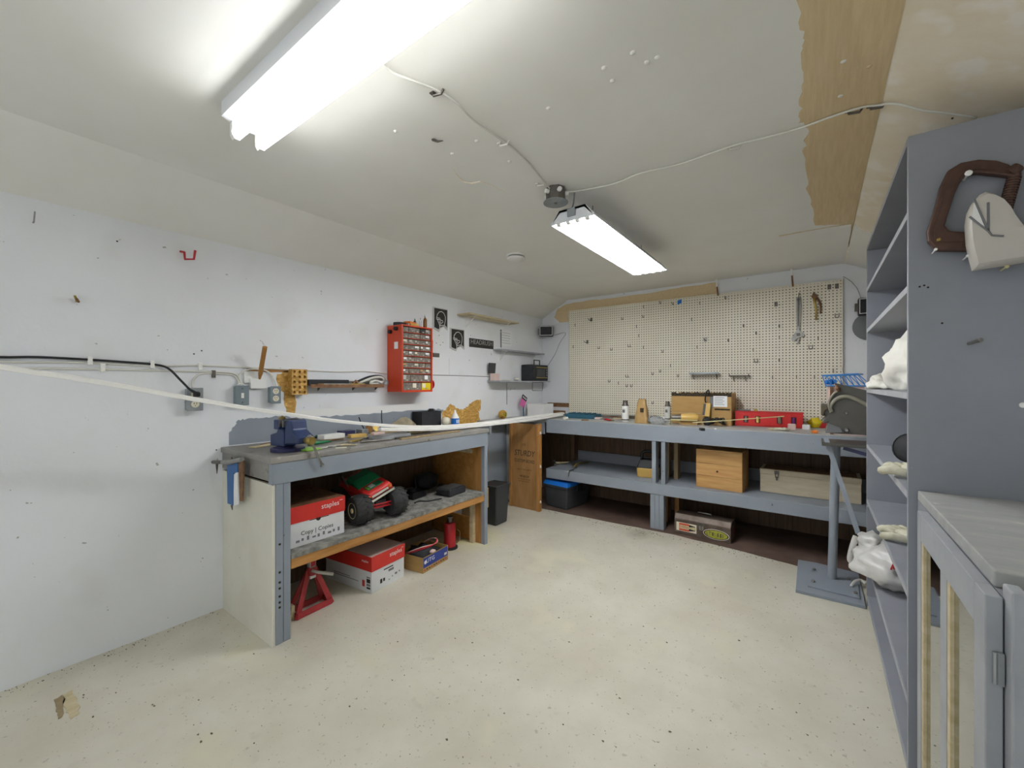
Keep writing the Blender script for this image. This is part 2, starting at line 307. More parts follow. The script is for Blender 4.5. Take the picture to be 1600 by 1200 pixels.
# left wall: bare boards, paint bands, seam
vx = V((0.002,0,0))
patch('bare_board', [W(432,588),W(445,580),W(456,578),W(470,600),W(461,612),W(461,645),W(447,647),W(444,618),W(436,606)], vx, 'osb', wl, 4, 0.008)
patch('bare_board', [W(385,576),W(455,579),W(455,582),W(420,582),W(385,579)], vx, 'wood_y', wl, 3, 0.003)
patch('bare_board', [W(692,666),W(690,645),W(697,640),W(704,631),W(714,638),W(722,640),W(728,636),W(738,628),W(751,624),W(751,640),W(747,642),W(750,658),W(752,666)], vx, 'osb', wl, 4, 0.010)
patch('grey_band', [W(372,656),W(400,653),W(440,650),W(470,654),W(520,650),W(570,647),W(620,643),W(680,639),W(693,640),V((XL,2.62,.94)),V((XL,0.99,.94)),V((XL,0.99,1.0))], vx*0.7, 'grey_paint', wl, 8, 0.006, lock=(9,10))
patch('grey_band', [V((XL,2.55,0.0)),V((XL,3.7,0.0)),V((XL,3.7,.92)),V((XL,2.55,.92))], vx*0.7, 'grey_paint', wl, 2, 0.0)
patch('bright_patch', [W(462,642),W(560,636),W(640,632),W(668,626),W(668,638),W(600,644),W(530,648),W(470,652)], vx*0.4, 'white', wl, 6, 0.008)
b = MB(); b.tube([W(676,586),W(720,587),W(772,589)], .0025, 4); b.build('wall_seam', 'gap', wl, world=True)
b = MB(); b.tube([W(702,560),W(702,586)], .001, 4); b.build('wall_seam', 'cable_dirty', wl, world=True)
for x, y in [(183,377),(303,553),(315,548),(338,703),(686,524),(688,539),(682,536),(692,535),(209,605)]:
    b = MB(); b.lathe([(.004,0),(.004,.0015)], W(x,y), 8, (1,0,0)); b.build('nail_hole', 'gap', wl, world=True)
# back wall: bare strip above the pegboard, whiter sheet beside it, wood panelling below the bench
vy = V((0,-0.003,0))
patch('bare_board', [B(866,496),B(872,482),B(886,475),B(915,470),B(955,466),B(1000,460),B(1060,450),B(1120,441),B(1123,462),B(1050,470),B(1000,478),B(940,484),B(889,490),B(888,505),B(876,505)], vy, 'tan_board', wb, 5, 0.006)
patch('white_sheet', [V((-2.775,YB,1.08)),V((-2.40,YB,1.08)),V((-2.40,YB,2.05)),V((-2.55,YB,2.05)),V((-2.775,YB,1.95))], vy*1.5, 'white_enamel', wb, 3, 0.002)
patch('red_brown_strip', [V((-2.70,YB,1.02)),V((-2.40,YB,1.02)),V((-2.40,YB,1.07)),V((-2.70,YB,1.07))], vy*2, 'rust', wb, 2, 0.0)
MB().box(XL+.003, XR-.003, YB-.006, YB-.0001, 0, .86).build('panel_backing', 'gap', wb, world=True)
nb = 26
for i in range(nb):
    x0 = XL + 0.005 + i*(XR-XL-.01)/nb; b = MB(); b.box(x0+.0015, x0+(XR-XL-.01)/nb-.0015, YB-.012-.002*(i % 2), YB-.0062, 0, .86); b.build('plank', 'wood_dark', wb, world=True)
# ================================================================ CEILING LIGHTS
def strip_light():
    yc, x0, x1 = 0.672, -1.715, -0.49
    t = thing('strip_light', 'white ceiling strip light with two bare fluorescent tubes', 'ceiling light', ((x0+x1)/2, yc, 2.2))
    b = MB(); b.prism([(x0,yc-.085,2.31),(x0,yc+.085,2.31),(x0,yc+.085,2.258),(x0,yc+.035,2.242),(x0,yc-.035,2.242),(x0,yc-.085,2.258)], (x1-x0,0,0)); b.build('housing', 'white_enamel', t, world=True)
    for s in (-1, 1):
        y = yc + s*.042
        b = MB(); b.cyl((x0+.022,y,2.207), (x1-.022,y,2.207), .018, n=12); b.build('fluorescent_tube', 'tube1', t, world=True, smooth='auto')
        for xe, d in ((x0,1),(x1,-1)):
            b = MB(); b.prism([(xe,y-.016,2.245),(xe,y+.016,2.245),(xe,y+.016,2.20),(xe,y+.008,2.186),(xe,y-.008,2.186),(xe,y-.016,2.20)], (d*.022,0,0)); b.build('lamp_holder', 'white_plastic', t, world=True)
    return t
strip_light()
def shop_light():
    x0, x1, y0, y1, z0, z1 = -1.145, -0.90, 1.925, 3.19, 2.15, 2.215; xc = (x0+x1)/2
    t = thing('shop_light', 'white four-tube shop light hung below the ceiling junction box', 'ceiling light', (xc,(y0+y1)/2,z0))
    pr = [(x0,z0),(x0-.006,z0+.004),(xc-.075,z1),(xc+.075,z1),(x1+.006,z0+.004),(x1,z0),(xc+.07,z1-.012),(xc-.07,z1-.012)]
    b = MB(); b.prism([(x,y0,z) for x,z in pr], (0,y1-y0,0)); b.build('reflector', 'white_enamel', t, world=True)
    for ye, d in ((y0,1),(y1,-1)):
        b = MB(); b.prism([(x0,ye,z0),(x1,ye,z0),(xc+.075,ye,z1),(xc-.075,ye,z1)], (0,d*.006,0)); b.build('end_plate', 'white_enamel', t, world=True)
        for k in range(4):
            x = xc - .082 + k*.0547; b = MB(); b.box(x-.011,x+.011,ye+d*.006-.0 if d>0 else ye-.03,ye+.03 if d>0 else ye-.006,z0-.008,z0+.045); b.build('lamp_holder', 'white_plastic', t, world=True)
    for k in range(4):
        x = xc - .082 + k*.0547; b = MB(); b.cyl((x,y0+.03,z0+.004),(x,y1-.03,z0+.004),.0135,n=10); b.build('fluorescent_tube', 'tube2', t, world=True, smooth='auto')
    for x in (x0-.003, x1+.003):
        b = MB(); b.tube([(x,y0,z0+.002),(x,y1,z0+.002)], .004, 6); b.build('edge_rail', 'white_enamel', t, world=True)
    b = MB(); b.box(xc-.022,xc+.022,y0-.012,y0,z0+.02,z1-.005); b.tube([(xc,y0+.004,z1-.04),(xc,y0+.004,z1),(xc,y0+.02,z1+.03),(xc,y0+.03,ZC)], .004, 8); b.build('cord_bracket', 'galv', t, world=True)
    for yy in (y0+.25, y1-.2):
        b = MB(); b.tube([(xc-.05,yy,z1),(xc,yy,z1+.05),(xc+.05,yy,z1)], .0025, 6); b.tube([(xc,yy,z1+.045),(xc,yy,ZC)], .003, 6); b.build('hanger', 'steel', t, world=True)
shop_light()
p = onz(875,321,ZC-.07) + V((0,-.045,0)); t = thing('junction_box', 'round steel junction box with open knockouts above the shop light', 'junction box', (p.x,p.y,ZC-.075))
b = MB(); b.lathe([(.052,0),(.052,.07)], (p.x,p.y,ZC-.07), 8); b.build('box_body', 'steel_dark', t, world=True)
b = MB(); b.lathe([(.064,0),(.064,.003)], (p.x,p.y,ZC-.0735), 20); b.build('cover_plate', 'galv', t, world=True)
b = MB(); b.lathe([(.009,0),(.009,.002)], (p.x,p.y,ZC-.0755), 10); b.build('knockout', 'steel_dark', t, world=True)
for a in (30, 100, 170, 250, 320):
    b = MB(); b.cyl((p.x+.048*math.cos(R(a)),p.y+.048*math.sin(R(a)),ZC-.026),(p.x+.066*math.cos(R(a)),p.y+.066*math.sin(R(a)),ZC-.026),.011,n=8); b.build('cable_clamp', 'white_plastic', t, world=True)
def cable(name, pts, r, m, label, group=None, cat='cable'):
    b = MB(); b.tube(pts, r, 8); return tag(b.build(name, m, None, smooth=True), label, cat, group)
def smoothp(pts, k=4):
    pts = [V(p) for p in pts]; out = []
    for i in range(len(pts)-1):
        p0, p1, p2, p3 = pts[max(i-1,0)], pts[i], pts[i+1], pts[min(i+2,len(pts)-1)]
        for j in range(k):
            t = j/k; out.append(0.5*((2*p1)+(p2-p0)*t+(2*p0-5*p1+4*p2-p3)*t*t+(3*p1-p0-3*p2+p3)*t**3))
    return out + [pts[-1]]
cable('surface_cable', smoothp([Cl(545,40,.006),Cl(583,82,.006),Cl(612,112,.012),Cl(645,126,.014),Cl(683,141,.007),Cl(714,162,.014),Cl(742,190,.014),Cl(787,221,.007),Cl(822,250,.012),Cl(848,282,.01),Cl(868,304,.02)]), .0042, 'cable', 'white cable stapled from the strip light to the junction box')
cable('surface_cable', smoothp([Cl(888,300,.02),Cl(906,298,.01),Cl(960,287,.009),Cl(1000,271,.012),Cl(1060,257,.007),Cl(1110,240,.012),Cl(1148,227,.007),Cl(1200,214,.010),Cl(1250,200,.007),Cl(1300,182,.010),Cl(1345,168,.007),V((XRS-.01,Cl(1375,160).y,ZC-.008)),Sr(1400,162,.012),Sr(1440,172,.022),Sr(1480,177,.018),Sr(1526,184,.008)]), .0042, 'cable', 'white cable running from the junction box to the sloped cream panel')
for x, y, f in [(683,141,Cl),(787,221,Cl),(1148,227,Cl),(1336,170,Cl),(1371,162,Cl),(845,285,Cl)]:
    p = f(x,y); b = MB(); b.tube([p+V((-.02,.0,0)),p+V((-.018,0,-.012)),p+V((.014,.006,-.014)),p+V((.022,.008,0))], .0045, 6); b.box(p.x-.03,p.x-.012,p.y-.008,p.y+.008,p.z-.004,p.z)
    tag(b.build('cable_staple', 'cable' if x in (787,1148,845) else 'steel_dark', None), {683:'dark staple on the white cable near the strip light',787:'white-painted staple on the cable between strip light and junction box',1148:'white-painted staple on the cable just short of the bare tan board',1336:'dark staple on the cable in the middle of the bare tan board',1371:'dark staple where the cable meets the cream slope',845:'white-painted staple on the cable right beside the junction box'}[x], 'staple')
p = Cl(806,399); t = thing('smoke_detector', 'round white smoke detector on the ceiling', 'smoke detector', (p.x,p.y,ZC-.04))
b = MB(); b.lathe([(.074,0),(.074,-.012)], (p.x,p.y,ZC), 28); b.build('base', 'white_plastic', t, world=True, smooth='auto')
b = MB(); b.lathe([(.062,-.012),(.062,-.02)], (p.x,p.y,ZC), 28); b.build('vent_ring', 'mid_grey', t, world=True, smooth='auto')
b = MB(); b.lathe([(.07,-.02),(.068,-.032),(.055,-.04),(.01,-.042)], (p.x,p.y,ZC), 28); b.build('cover', 'white_plastic', t, world=True, smooth='auto')
# ================================================================ LEFT WORKBENCH
x1, y0, y1 = -2.16, 0.955, 2.625
wbn = thing('workbench', 'grey workbench with white end panel and blue vise along the white wall', 'workbench', ((XL+x1)/2, (y0+y1)/2, 0))
MB().box(XL+.002, x1+.004, y0-.008, y1+.01, .905, .935).build('worktop', 'bench_top', wbn, world=True, bevel=.004)
MB().box(x1-.038, x1, y0, y1, .80, .9045).build('front_rail', 'grey_paint', wbn, world=True, bevel=.003)
MB().box(XL+.002, x1-.0385, y0, y0+.038, .815, .9045).build('end_rail', 'bench_top', wbn, world=True, bevel=.003)
MB().box(XL+.002, x1-.0385, y1-.038, y1, .80, .9045).build('end_rail', 'wood', wbn, world=True)
MB().box(XL+.002, x1-.006, y0+.004, y0+.018, 0, .80).build('end_panel', 'white_panel', wbn, world=True)
MB().box(x1-.09, x1-.001, y0+.019, y0+.055, 0, .7995).build('post', 'grey_paint', wbn, world=True, bevel=.003)
MB().box(x1-.09, x1-.004, y0+.057, y0+.093, 0, .7995).build('post', 'grey_paint', wbn, world=True, bevel=.003)
for z in (.36, .31, .28, .24, .21, .185, .5):
    b = MB(); b.lathe([(.006,0),(.006,.002)], (x1-.001, y0+.037, z), 8, (1,0,0)); b.build('nail_hole', 'gap', wbn, world=True)
MB().box(x1-.04, x1-.001, y1-.042, y1-.004, 0, .7995).build('post', 'grey_paint', wbn, world=True, bevel=.003)
MB().box(x1-.13, x1-.041, y1-.042, y1-.004, 0, .7995).build('post', 'wood_z', wbn, world=True, bevel=.003)
MB().box(XL+.002, x1-.131, y1-.03, y1-.015, .30, .7995).build('end_panel', 'wood', wbn, world=True)
MB().box(XL+.002, x1-.131, y1-.03, y1-.015, 0, .19).build('end_panel', 'wood', wbn, world=True)
MB().box(x1-.30, x1-.135, y1-.06, y1-.031, .73, .76).build('cleat', 'wood_pale', wbn, world=True)
MB().box(x1-.135, x1-.10, y1-.075, y1-.043, .0, .36).build('cleat', 'wood_pale', wbn, world=True)
MB().box(XL+.002, x1-.001, y0+.094, y1-.043, .405, .427).build('shelf_board', 'carpet', wbn, world=True)
MB().box(x1-.04, x1-.006, y0+.094, y1-.043, .352, .4045).build('shelf_rail', 'wood_y', wbn, world=True, bevel=.003)
MB().box(XL+.002, XL+.02, y0+.094, y1-.043, .0, .80).build('back_board', 'wood_dark', wbn, world=True)
MB().box(XL+.5, XL+.56, y0+.094, y0+.12, 0, .11).build('foot_block', 'wood_pale', wbn, world=True)
# ================================================================ BACK WORKBENCH
yf = 3.76
bk = thing('workbench', 'long grey workbench with a lower shelf below the pegboard', 'workbench', ((XL+XR)/2, 4.1, 0))
arc = [(-2.32-.30*math.sin(R(a)), yf-.30*(1-math.cos(R(a)))) for a in range(0, 91, 15)]
top = [(XR-.002,YB-.035),(XR-.002,yf)] + arc + [(-2.62,3.2),(XL+.003,3.2),(XL+.003,YB-.035)]
b = MB(); b.prism([(x,y,.895) for x,y in top], (0,0,.035)); b.build('worktop', 'worn_top', bk, world=True)
MB().box(-2.30, XR-.002, yf-.004, yf+.034, .788, .928).build('front_rail', 'grey_paint', bk, world=True, bevel=.004)
MB().box(XL+.003, -2.62, 3.21, 3.24, .80, .894).build('return_rail', 'grey_paint', bk, world=True)
b = MB(); b.prism([(-2.33,yf,.894),(-2.33,yf,.77),(-2.36,yf,.77),(-2.47,yf,.894)], (0,.03,0)); b.build('gusset', 'grey_paint', bk, world=True)
MB().box(-2.30, XR-.002, yf+.036, YB-.016, .385, .411).build('shelf_board', 'grey_paint', bk, world=True)
MB().box(-2.30, XR-.002, yf-.003, yf+.035, .312, .4115).build('shelf_rail', 'grey_paint', bk, world=True, bevel=.004)
MB().box(-2.30, XR-.002, YB-.035, YB-.016, .4115, .52).build('shelf_upstand', 'grey_shelf', bk, world=True)
for i in range(3): MB().box(-1.206+i*.04, -1.1665+i*.04, yf, yf+.085, .0035, .3115).build('post', 'grey_paint', bk, world=True, bevel=.003)
for x in (-1.192, -1.11): MB().box(x, x+.036, yf, yf+.085, .412, .787).build('post', 'grey_paint', bk, world=True, bevel=.003)
for x in (-1.155, -1.075): MB().box(x, x+.036, yf+.28, yf+.365, .412, .89).build('stud', 'wood_stud', bk, world=True)
for x in (-1.16, -1.06): MB().box(x, x+.038, yf+.25, yf+.335, .0035, .384).build('stud', 'wood_z', bk, world=True)
MB().box(-2.30, -2.262, YB-.12, YB-.036, .0035, .384).build('post', 'grey_paint', bk, world=True)
MB().box(-2.30, -2.262, YB-.13, YB-.037, .412, .89).build('post', 'wood_dark', bk, world=True)
# ================================================================ PEGBOARD (real holes over a dark gap)
def holed_sheet(name, x0, z0, nx, nz, pitch, rh, th, y, m, parent=None, facing='y'):
    vs_, fs = [], []; idx = {}
    def P(a, c, d=0): return (x0+a, y+d, z0+c) if facing == 'y' else (y-d, x0+a, z0+c)
    def gv(i, k):
        if (i,k) not in idx: idx[(i,k)] = len(vs_); vs_.append(P(i*pitch, k*pitch))
        return idx[(i,k)]
    for i in range(nx):
        for k in range(nz):
            c = [gv(i,k), gv(i+1,k), gv(i+1,k+1), gv(i,k+1)]
            o = len(vs_); cx, cz = (i+.5)*pitch, (k+.5)*pitch
            for q in range(8): a = R(q*45-157.5+22.5); vs_.append(P(cx+rh*math.cos(a), cz+rh*math.sin(a)))
            for q in range(8): a = R(q*45-157.5+22.5); vs_.append(P(cx+rh*math.cos(a), cz+rh*math.sin(a), th))
            # octagon corners 0..7 start at -135 deg: two per side
            for s_ in range(4):
                a, b_, d = o+2*s_, o+2*s_+1, o+(2*s_+2) % 8
                fs.append((c[s_], c[(s_+1) % 4], b_, a)) if False else None
                fs.append((c[s_], b_, a)); fs.append((c[s_], c[(s_+1) % 4], b_)); fs.append((c[(s_+1) % 4], d, b_))
            for q in range(8): fs.append((o+q, o+(q+1) % 8, o+8+(q+1) % 8, o+8+q))
    w_, h_ = nx*pitch, nz*pitch; n = len(vs_)
    vs_ += [P(0,0),P(w_,0),P(w_,h_),P(0,h_),P(0,0,th),P(w_,0,th),P(w_,h_,th),P(0,h_,th)]
    fs += [(n,n+1,n+5,n+4),(n+1,n+2,n+6,n+5),(n+2,n+3,n+7,n+6),(n+3,n,n+4,n+7)]
    b = MB(); b.add(vs_, fs); return b.build(name, m, parent, world=True)
pgx0, pgz0, PIT = -2.386, .9555, .0254
NXP, NZP = 101, 48
YP = YB - .03
pg = thing('pegboard', 'cream pegboard sheet covering the back wall above the bench', 'pegboard', (pgx0+NXP*PIT/2, YP+.01, pgz0))
holed_sheet('hole_sheet', pgx0, pgz0, NXP, NZP, PIT, .0050, .0045, YP, 'peg', pg)
MB().box(pgx0+.01, pgx0+NXP*PIT-.01, YB-.006, YB-.0035, pgz0+.01, pgz0+NZP*PIT-.01).build('backing', 'gap', pg, world=True)
for xx in (pgx0, pgx0+NXP*PIT-.018): MB().box(xx, xx+.018, YP+.005, YB-.0065, pgz0, pgz0+NZP*PIT).build('batten', 'wood_stud', pg, world=True)
MB().box(pgx0+.02, pgx0+NXP*PIT-.02, YP+.005, YB-.0065, pgz0, pgz0+.009).build('batten', 'wood_stud', pg, world=True)
b = MB(); b.box(-1.12-.02, -1.12+.02, YP-.002, YP-.0005, 2.115, 2.155); b.v = [p + V((0,0,.006*math.sin(p.x*90))) for p in b.v]; b.build('blue_tape', 'blue_lid', pg, world=True)
def snap(p): return V((pgx0+(round((p.x-pgx0)/PIT-.5)+.5)*PIT, YP, pgz0+(round((p.z-pgz0)/PIT-.5)+.5)*PIT))
def hookmesh(kind):
    b = MB()
    if kind == 0: b.tube([(0,.004,0),(0,-.012,0),(0,-.045,-.004),(0,-.055,.008),(0,-.056,.022)], .0030, 6); b.tube([(0,.002,0),(0,-.003,.004),(0,-.003,.024),(0,.004,.0254)], .0030, 6)
    elif kind == 1: b.tube([(0,.004,0),(0,-.075,-.002),(0,-.085,.012)], .0032, 6); b.box(-.012,.012,-.003,0,-.012,.03)
    elif kind == 2:
        for s in (-.0127,.0127): b.tube([(s,.004,0),(s,-.03,0),(s,-.035,.03)], .0032, 6)
        b.tube([(-.0127,-.006,0),(.0127,-.006,0)], .0032, 6)
    else: b.tube([(0,.004,0),(0,-.014,0),(0,-.02,-.012),(0,-.012,-.03),(0,-.004,-.026)], .0030, 6)
    o = b.build('peg_hook', 'steel_dark', None); p0 = RM[o.name].translation.copy()
    return o.data, p0
HK = [hookmesh(k) for k in range(4)]
for o in [o for o in COL.objects if o.name.startswith('peg_hook')]: bpy.data.objects.remove(o)
HL = ['small bent wire hook', 'long straight peg hook with a back plate', 'double-prong wire hook', 'short curled wire hook']
LMK = [(1248,500,'beside the adjustable wrench'),(1274,480,'beside the rusty locking pliers'),(1310,455,'at the pegboard corner by the small speaker'),(1108,467,'below the piece of blue tape'),(1100,583,'near the grey tray shelf'),(1155,586,'near the wire rack shelf'),(977,620,'above the white spray can'),(1003,600,'above the paper bag'),(1310,600,'near the blue wire rack'),(895,500,'at the pegboard edge by the corner speaker'),(895,580,'at the pegboard edge by the radio'),(985,478,'below the bare tan strip'),(1200,640,'above the red tool caddy'),(1060,540,'in the middle of the pegboard')]
hooks = [(200,305,1),(120,330,3),(350,305,0),(455,290,0),(415,330,3),(535,235,0),(595,235,0),(720,215,3),(850,205,0),(680,300,3),(180,420,1),(115,432,3),(240,440,0),(295,448,0),(385,440,2),(447,430,3),(545,460,0),(430,375,3),(750,405,1),(710,430,3),(855,405,0),(930,345,0),(985,375,0),(1095,345,0),(1105,385,3),(975,440,3),(990,510,2),(1095,505,0),(1075,580,3),(1275,590,0),(370,580,2),(490,565,0),(530,560,0),(620,580,0),(285,605,0),(325,610,3),(375,622,0),(395,622,0),(490,705,0),(1250,450,2),(1290,400,0),(1370,290,2),(1335,155,1),(1375,155,1),(1085,235,1),(575,520,3),(1175,575,3),(1350,550,3),(455,240,3)]
for x, y, k in hooks:
    p = snap(ony(860+x/3.077, 400+y/3.077, YP))
    o = bpy.data.objects.new('peg_hook', HK[k][0]); COL.objects.link(o); o.location = p + HK[k][1]
    X_, Y_ = 860+x/3.077, 400+y/3.077; lm = min(LMK, key=lambda q: (q[0]-X_)**2+(q[1]-Y_)**2)[2]
    tag(o, HL[k]+' '+(lm if 'pegboard' in lm else 'in the pegboard '+lm), 'hook', ['bent peg hooks','long peg hooks','double peg hooks','curled peg hooks'][k])
# two small wire/sheet shelves on the board
for (xa, xb, yy, lab, nm) in [(1077,1124,584,'small solid grey metal tray shelf on the pegboard','tray_shelf'), (1140,1170,587,'small wire rack shelf on the pegboard','wire_shelf')]:
    p, q = ony(xa,yy,YP-.06), ony(xb,yy,YP-.06); z = (p.z+q.z)/2
    t = thing(nm, lab, 'shelf', ((p.x+q.x)/2, YP-.04, z))
    if nm == 'tray_shelf':
        MB().box(p.x,q.x,YP-.085,YP-.001,z-.003,z).build('tray', 'galv', t, world=True); MB().box(p.x,q.x,YP-.088,YP-.0855,z-.003,z+.012).build('front_lip', 'galv', t, world=True)
    else:
        for i in range(6): b = MB(); yy_ = YP-.004-i*.014; b.tube([(p.x,yy_,z),(q.x,yy_,z)], .0030, 6); b.build('wire', 'steel_dark', t, world=True)
        for xx in (p.x, q.x): b = MB(); b.tube([(xx,YP,z-.004),(xx,YP-.075,z-.004),(xx,YP-.078,z+.02)], .0032, 6); b.build('wire', 'steel_dark', t, world=True)
    for xx in (p.x+.03, q.x-.03): b = MB(); b.tube([(xx,YP,z-.05),(xx,YP-.006,z-.05),(xx,YP-.05,z-.005)], .003, 6); b.build('bracket', 'steel_dark', t, world=True)
# hanging adjustable wrench
def P8(x, y, off=.02): return ony(1180+x/8, 420+y/8, YP-off)
t = thing('adjustable_wrench', 'large adjustable wrench hanging jaw down on the pegboard', 'wrench', P8(545,950), 0)
b = MB(); b.prism([P8(*q) for q in [(510,365),(525,350),(560,350),(572,365),(570,560),(560,700),(552,780),(520,780),(516,700),(512,560)]], (0,.010,0)); b.build('handle', 'steel', t, world=True, bevel=.002)
b = MB(); b.prism([P8(*q) for q in [(518,540),(528,540),(528,380),(560,380),(560,740),(528,740),(528,560),(518,560)]], (0,-.003,0)) if False else b.prism([P8(*q,.0215) for q in [(528,400),(556,400),(550,720),(530,720)]], (0,.0015,0)); b.build('handle_groove', 'steel_dark', t, world=True)
b = MB(); b.prism([P8(*q) for q in [(516,775),(556,775),(600,805),(622,840),(600,850),(560,850),(545,930),(520,945),(530,900),(545,860),(510,880),(495,905),(462,900),(455,870),(490,810)]], (0,.014,0)); b.build('jaw_head', 'steel', t, world=True, bevel=.002)
b = MB(); b.prism([P8(*q,.0215) for q in [(512,805),(560,800),(568,835),(520,842)]], (0,.0015,0)); b.build('worm_recess', 'steel_dark', t, world=True)
b = MB(); b.lathe([(.012,0),(.012,.011)], P8(540,385,.021), 14, (0,1,0)); b.build('hang_hole', 'steel_dark', t, world=True)
b = MB(); b.tube([P8(548,300,0),P8(545,310,.03),P8(541,380,.036),P8(541,395,.026)], .0035, 6); b.build('hanger', 'steel_dark', t, world=True)
t = thing('locking_pliers', 'rusty locking pliers hanging on the pegboard beside the wrench', 'pliers', P8(760,640), 0)
b = MB(); b.prism([P8(*q) for q in [(730,280),(745,310),(780,330),(770,360),(760,420),(745,400),(720,370),(700,350),(715,320)]], (0,.014,0)); b.build('jaw', 'rust', t, world=True, bevel=.003)
b = MB(); b.tube([P8(735,370),P8(745,430),P8(760,520),P8(762,640)], [.009,.008,.007,.006], 8); b.build('handle', 'brass', t, world=True, smooth=True)
b = MB(); b.tube([P8(770,360),P8(800,400),P8(818,470),P8(815,560)], [.008,.008,.007,.006], 8); b.build('handle', 'rust', t, world=True, smooth=True)
b = MB(); b.tube([P8(745,300,0),P8(742,300,.03),P8(742,330,.03)], .003, 6); b.build('hanger', 'steel_dark', t, world=True)
# strap hooks nailed above the board
for px, py0, py1, lab in [(1120,434,462,'rusty strap hook at the end of the bare tan strip'),(1237,413,448,'white-topped strap hook above the bare-walled pegboard edge')]:
    t = thing('strap_hook', lab, 'hook', ony(px,py1,YP-.01)); b = MB(); b.bar(ony(px-1,py0,YP-.02), ony(px+2,py1,YP-.016), .014, .004, (0,1,0)); b.build('strap', 'rust', t, world=True)
    b = MB(); b.bar(ony(px-1,py0,YP-.0225), ony(px,(py0+py1)/2,YP-.02), .016, .006, (0,1,0)); b.build('painted_end', 'ceiling', t, world=True)
    b = MB(); b.tube([ony(px-1,py0,YB-.001),ony(px-1,py0,YP-.03)], .004, 6); b.build('nail', 'steel_dark', t, world=True)
# ================================================================ RIGHT SHELF UNIT
sx0, sx1, sy0, sy1, stz = 0.24, 0.60, 1.84, 3.215, 2.10
su = thing('shelf_unit', 'tall grey painted wooden shelf unit with open shelves', 'shelf unit', ((sx0+sx1)/2, (sy0+sy1)/2, 0))
MB().box(sx0, XR-.002, sy0, sy0+.02, 0, stz).build('side_panel', 'grey_shelf', su, world=True, bevel=.002)
MB().box(sx0, XR-.002, sy1-.02, sy1, 0, stz).build('side_panel', 'grey_shelf', su, world=True, bevel=.002)
MB().box(XR-.012, XR-.002, sy0+.0205, sy1-.0205, 0, stz).build('back_panel', 'grey_shelf', su, world=True)
SZ = [0.06, 0.275, 0.625, 0.948, 1.272, 1.62, 1.86]
for z in SZ:
    s_ = MB().box(sx0+.004, XR-.0125, sy0+.0205, sy1-.0205, z-.02, z).build('shelf', 'grey_shelf', su, world=True)
    MB().box(sx0, sx0+.0038, sy0+.0205, sy1-.0205, z-.021, z+.0005).build('shelf_edge', 'grey_edge', s_, world=True)
MB().box(sx0, XR-.0125, sy0+.0205, sy1-.0205, stz-.02, stz).build('top_board', 'grey_shelf', su, world=True)
MB().box(sx0+.02, sx0+.035, sy0+.0205, sy1-.0205, 0, .0385).build('plinth', 'grey_shelf', su, world=True)
# ================================================================ GLASS DOOR CABINET
cx, cy0, cy1, cz = 0.262, 1.045, 1.838, .96
cb = thing('glass_door_cabinet', 'low grey cabinet with a glazed door and worn grey top', 'cabinet', ((cx+XR)/2, (cy0+cy1)/2, 0))
MB().box(cx, XR-.002, cy0+.085, cy1, cz-.03, cz).build('worktop', 'worn_top', cb, world=True, bevel=.003)
MB().box(cx+.004, XR-.002, cy0+.02, cy0+.04, 0, cz-.031).build('end_panel', 'grey_shelf', cb, world=True)
MB().box(cx, cx+.02, cy0, cy0+.045, 0, cz-.006).build('face_stile', 'grey_edge', cb, world=True, bevel=.003)
MB().box(cx, cx+.02, cy1-.12, cy1-.001, 0, cz-.031).build('face_stile', 'grey_shelf', cb, world=True)
MB().box(cx, cx+.02, cy0+.0455, cy1-.121, cz-.075, cz-.0305).build('face_rail', 'grey_shelf', cb, world=True)
MB().box(cx, cx+.02, cy0+.0455, cy1-.121, 0, .07).build('face_rail', 'grey_shelf', cb, world=True)
MB().box(XR-.02, XR-.002, cy0+.041, cy1-.001, 0, cz-.031).build('back_board', 'grey_shelf', cb, world=True)
MB().box(cx+.021, XR-.021, cy0+.041, cy1-.001, .07, .085).build('shelf', 'grey_shelf', cb, world=True)
MB().box(cx+.03, XR-.021, cy0+.041, cy1-.001, .48, .495).build('shelf', 'grey_shelf', cb, world=True)
dx0, dx1, dy0, dy1, dz0, dz1 = cx-.024, cx-.002, 1.075, 1.675, .055, .932
door = MB().box(dx0, dx1, dy0, dy0+.062, dz0, dz1).box(dx0, dx1, dy1-.05, dy1, dz0, dz1).box(dx0, dx1, dy0+.062, dy1-.05, dz1-.075, dz1).box(dx0, dx1, dy0+.062, dy1-.05, dz0, dz0+.08).build('door', 'grey_edge', cb, world=True, bevel=.002)
ym = 1.372
MB().box(dx0+.001, dx1-.001, ym-.03, ym+.03, dz0+.0805, dz1-.0755).build('muntin', 'grey_edge', door, world=True)
for ya, yb in ((dy0+.0625, ym-.0305), (ym+.0305, dy1-.0505)):
    MB().box(dx0+.009, dx0+.013, ya, yb, dz0+.0805, dz1-.0755).build('glass_pane', 'pane', door, world=True)
    MB().box(dx0+.002, dx0+.0088, yb-.024, yb, dz0+.0805, dz1-.0755).build('wood_bead', 'wood_pale', door, world=True)
for z in (.20, .81):
    b = MB(); b.box(dx0+.014, dx1, dy0-.006, dy0-.0005, z-.028, z+.028); b.cyl((dx0+.012,dy0-.003,z-.027),(dx0+.012,dy0-.003,z+.027),.004,n=8); b.build('hinge', 'galv', door, world=True)
